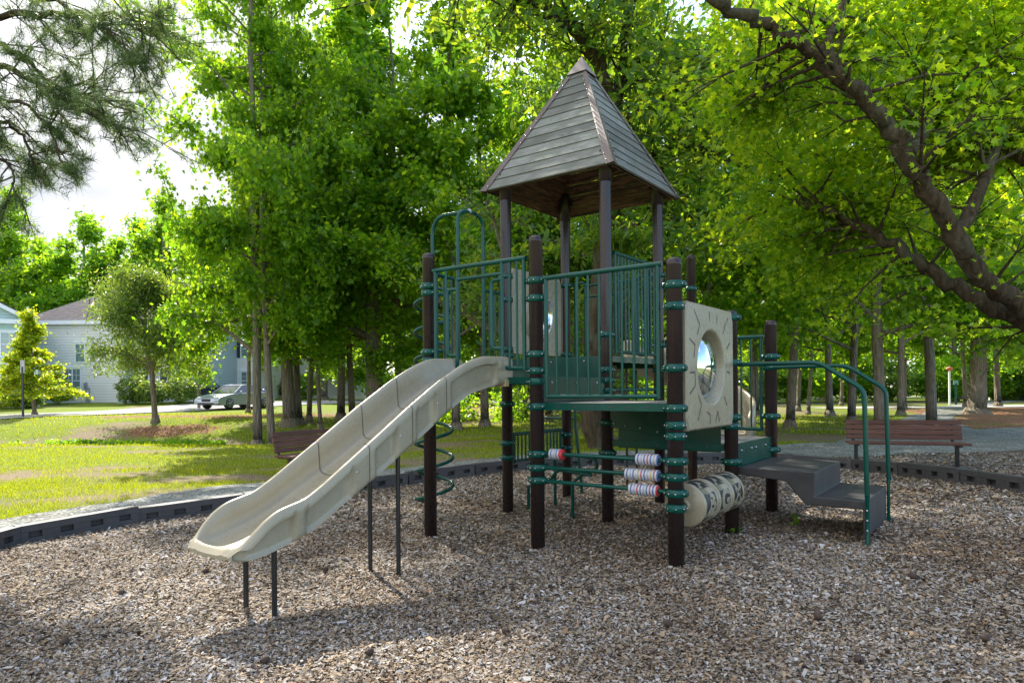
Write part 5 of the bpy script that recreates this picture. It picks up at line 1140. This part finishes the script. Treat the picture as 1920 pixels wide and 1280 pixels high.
# ------------------------------------------------------------------ cars
def car(name, loc, rz, paint, label, suv=False):
    r = empty(name, loc, rz, label, 'car'); Lc, Wc = (4.65, 1.82)
    if not suv:
        body = [(-2.32, .30), (-2.34, .62), (-2.25, .86), (-1.75, .95), (-1.45, .97), (.55, .93), (1.35, .86), (2.05, .72), (2.30, .55), (2.33, .30), (1.9, .22), (-1.9, .22)]; cab = [(-1.62, .955), (-1.05, 1.33), (-.35, 1.42), (.25, 1.36), (1.0, .91)]
    else:
        body = [(-2.30, .40), (-2.34, .70), (-2.30, 1.02), (-2.0, 1.08), (.75, 1.04), (1.6, 1.0), (2.15, .88), (2.32, .6), (2.33, .38), (1.9, .30), (-1.9, .30)]; cab = [(-2.22, 1.06), (-1.95, 1.62), (-1.3, 1.72), (.1, 1.68), (.95, 1.03)]
    K = Matrix(((1, 0, 0, 0), (0, 0, -1, 0), (0, 1, 0, 0), (0, 0, 0, 1)))
    mb = MB(); n = len(body); sec = []
    for y, ins in ((-.91, .06), (-.88, .0), (-.5, -.0), (.5, 0), (.88, 0), (.91, .06)):
        sec.append([(x * (1 - ins * .25), y, z - (ins * .5 if z > .7 else -ins * .3)) for x, z in body])
    vs = [p for s in sec for p in s]; mb.add(vs, [(i * n + j, i * n + (j + 1) % n, (i + 1) * n + (j + 1) % n, (i + 1) * n + j) for i in range(5) for j in range(n)], True); mb.add(sec[0], [tuple(range(n))[::-1]]); mb.add(sec[-1], [tuple(range(n))])
    bo = mb.build('body', paint, r, bevel=.02); 
    mb = MB(); m_ = len(cab); top_ = max(z for x, z in cab)
    def cy_(z): return .84 - (z - .95) * .42
    A_ = [(x, -cy_(z), z) for x, z in cab]; B_ = [(x, cy_(z), z) for x, z in cab]
    mb.add(A_ + B_, [tuple(range(m_))[::-1], tuple(range(m_, 2 * m_))] + [(i, (i + 1) % m_, m_ + (i + 1) % m_, m_ + i) for i in range(m_)], False); mb.build('windows', M['carglass'], r, bevel=.02)
    mb = MB(); A2 = [(x, y * .97, z + .018) for x, y, z in A_[1:-1]]; B2 = [(x, y * .97, z + .018) for x, y, z in B_[1:-1]]; k = len(A2); mb.add(A2 + B2, [(i, i + 1, k + i + 1, k + i) for i in range(k - 1)], True)
    for s in (A_, B_):
        f = lambda i: Vector(s[i]) * 1.005
        for i in range(m_ - 1): mb.tube([f(i), f(i + 1)], .028, 6)
        mb.tube([Vector(s[2]) * 1.005, Vector((s[2][0] - .05, s[2][1] * 1.12, .96))], .03, 6)
    mb.build('roof', paint, r)
    for x in (-1.42, 1.42):
        for s in (-1, 1):
            mb = MB(); mb.lathe([(.02, -.11), (.27, -.11), (.325, -.08), (.335, 0), (.325, .08), (.27, .11), (.02, .11)], (x, s * .82, .325), 'Y', 24); wh = mb.build('wheel', M['black'], r)
            mb = MB(); 
            for q in range(5): a = math.tau * q / 5; mb.tube([(x, s * .936, .325), (x + .2 * math.cos(a), s * .94, .325 + .2 * math.sin(a))], .028, 5)
            mb.lathe([(.19, .925 * s), (.225, .94 * s), (.225, .92 * s)], (x, 0, .325), 'Y', 20); mb.build('rim', M['metalg'], wh)
    for s in (-1, 1):
        mb = MB(); mb.ball((2.18, s * .62, .66), .1, 10, 6, (.8, 1.9, .75)); mb.build('headlight', M['lamp'], r); mb = MB(); mb.ball((-2.27, s * .68, .78), .1, 8, 5, (.6, 1.6, .8)); mb.build('tail_light', M['red'], r)
    mb = MB(); mb.box((2.27, -.30, .44), (2.345, -.03, .60)); mb.box((2.27, .03, .44), (2.345, .30, .60)); mb.box((2.3, -.6, .27), (2.345, .6, .38)); mb.build('grille', M['black'], r, bevel=.01)
    for s in (-1, 1): mb = MB(); mb.ball((.62, s * .98, .98), .09, 8, 5, (.8, 1.2, .8)); mb.build('wing_mirror', paint, r)
    return r
M['carglass'] = m_glass('car_glass', (.02, .03, .035), .04); M['lamp'] = simple('lamp_lens', (.65, .68, .7), .08)
silver = simple('silver_car_paint', (.33, .37, .43), .22, .04, 2, metal=.5, coat=.6); navy = simple('navy_car_paint', (.02, .03, .045), .2, .05, 2, coat=.8)
c = at(441, 762, 41); car('silver_sedan', (c.x, 41.2, height(c.x, 41.2) + .035), R(248), silver, 'silver sedan parked on the street facing left behind the trunks')
c = at(381, 750, 50); car('parked_van', (c.x, 50, height(c.x, 50) + .02), R(72), navy, 'dark parked people carrier seen from behind beside the grey house', True)
mb = MB(); mb.box((-.3, -.35, 0), (.3, .35, .95)); mb.box((-.34, -.4, .952), (.34, .4, 1.06)); bn = mb.build('recycling_bin', simple('blue_bin', (.03, .06, .45), .4), bevel=.03); c = at(491, 755, 46); bn.location = (c.x, 46, height(c.x, 46)); tag(bn, 'blue wheeled bin just behind the silver sedan', 'bin')
# ------------------------------------------------------------------ small street things
def post_thing(name, px, py, hgt, label, cat, r=.03, mat=None):
    g = G(px, py); return g, empty(name, (g.x, g.y, height(g.x, g.y)), 0, label, cat)
g, t = post_thing('street_sign', 44, 797, 0, 'street sign on a dark post seen edge-on at the far left of the lawn', 'sign'); D = g.y; hgt = (797 - 690) / F * D
mb = MB(); mb.box((-.035, -.035, -.3), (.035, .035, hgt - .3)); mb.build('post', M['shutter'], t); mb = MB(); mb.box((-.10, -.02, hgt - .6), (.10, .02, hgt)); mb.build('sign_plate', M['metalg'], t, bevel=.01)
g = G(230, 764); 
for px, w_, h_, lb in ((230, .42, .55, 'pale green utility box on the grass by the grey house corner'), (247.5, .22, .75, 'left grey utility pedestal beside the green box'), (254, .22, .85, 'right grey utility pedestal beside the green box')):
    c = at(px, 760, 47.5); mb = MB(); mb.box((-w_ / 2, -.2, -.1), (w_ / 2, .2, h_)); mb.box((-w_ / 2 - .02, -.22, h_ + .002), (w_ / 2 + .02, .22, h_ + .06)); o = mb.build('utility_box', simple('utility_paint', (.30, .40, .34), .6), bevel=.02); o.location = (c.x, 47.5, height(c.x, 47.5)); tag(o, lb, 'utility box')
c = at(84, 750, 46); mb = MB(); mb.box((-.35, -.3, 0), (.35, .3, .95)); mb.box((-.38, -.34, .952), (.38, .34, 1.03)); o = mb.build('wheeled_bin', simple('green_bin', (.01, .18, .14), .5), bevel=.03); o.location = (c.x, 44.8, height(c.x, 44.8)); tag(o, 'teal wheeled bin beside the aqua house porch', 'bin')
for px, w_, h_, mt, sz, lb, sd_ in ((112, 1.7, 1.8, 'lime', .14, 'yellow green round bush before the lower double window', 3), (250, 2.1, 2.0, 'bush', .16, 'grey green bush under the left shuttered window', 4), (282, 2.4, 1.6, 'bush', .16, 'dark rounded bush left of the round tree trunk', 8),
    (340, 2.4, 1.9, 'bush', .16, 'olive bush at the right end of the grey house', 9), (20, 3.0, 1.1, 'lime', .14, 'low clipped hedge before the aqua porch', 10), (55, 1.6, 1.2, 'bush', .14, 'small bush at the end of the porch hedge', 11), (520, 3, 2, 'bush', .2, 'bush at the foot of the porch house seen between the trunks', 12), (575, 3.2, 2.3, 'bright', .2, 'brighter bush right of the thick trunked tree before the porch house', 13)):
    Dd = 46.6 if px < 400 else 66
    if px < 60: Dd = 43
    c = at(px, 750, Dd); shrub('bush', c.x, Dd, w_, h_, 2600, mt, lb, sz, None, seed=sd_)
# ditch plants
mbp = []
n = 9000; r_ = np.random.default_rng(3); X = r_.uniform(-17.5, -8.5, n); Yc = 24.3 - .12 * (X + 14); Y = Yc + r_.normal(0, .35, n) - .4; k = np.array([vnoise(a * .7, b * .8, 20) > -.05 for a, b in zip(X, Y)]); X, Y = X[k], Y[k]; n = len(X)
pos = np.stack([X, Y, harr(X, Y) + r_.uniform(.02, .28, n)], 1); A, B, C = frames(n, rg=r_, spread=.9)
tag(link(bpy.data.objects.new('ditch_plants', bulk('ditch_plants', KITE[0], KITE[1], pos, A, B, C, np.full(n, .13), LV['mid']))), kind='stuff')
# low saplings and undergrowth glimpsed below the decks
n = 16000; r_ = np.random.default_rng(4); X = r_.uniform(-5, 9, n); Y = 31 + r_.normal(0, 1.6, n) + .1 * X; k = np.array([vnoise(a * .5, b * .4, 30) > -.12 for a, b in zip(X, Y)]); X, Y = X[k], Y[k]; n = len(X)
pos = np.stack([X, Y, harr(X, Y) + r_.uniform(.02, 1, n) ** 1.6 * 1.7], 1); A, B, C = frames(n, rg=r_, spread=.9)
tag(link(bpy.data.objects.new('undergrowth', bulk('undergrowth', KITE[0], KITE[1], pos, A, B, C, np.full(n, .2), LV['bright']))), kind='stuff')
# far right street things
for px, py, hh, lb, tp in ((1781, 735, 2.4, 'white pole with an orange lamp head by the far path', 'pole'), (1793, 742, 1.5, 'low green post sign right of the white pole', 'post')):
    g = G(px, py); D = min(g.y, 48); c = at(px, py, D); t = empty('marker_' + tp, (c.x, D, height(c.x, D)), 0, lb, tp); mb = MB(); mb.box((-.05, -.05, -.1), (.05, .05, hh)); mb.build('post', M['trimw'] if tp == 'pole' else M['green'], t)
    mb = MB(); 
    if tp == 'pole': mb.ball((0, 0, hh + .12), .2, 10, 6, (1.2, 1, .7)); mb.build('lamp_head', simple('orange_lens', (.6, .15, .05), .4), t)
    else: mb.box((-.17, -.03, hh - .1), (.17, .03, hh + .22)); mb.build('sign_plate', simple('sign_green', (.12, .30, .24), .5), t)
# fallen twig and small weeds in the chips
for px, py, s_ in ((1373, 1002, 1), (1493, 985, 1.2), (950, 957, .8)):
    g = G(px, py); shrub('weed', g.x, g.y, .12 * s_, .10 * s_, 16, 'bright', {1373: 'tiny weed at the foot of the brown post beside the drum', 1493: 'tiny weed in the shade under the black step', 950: 'tiny weed at the foot of the rear left post'}[px], .05, None, seed=px)['category'] = 'weed'
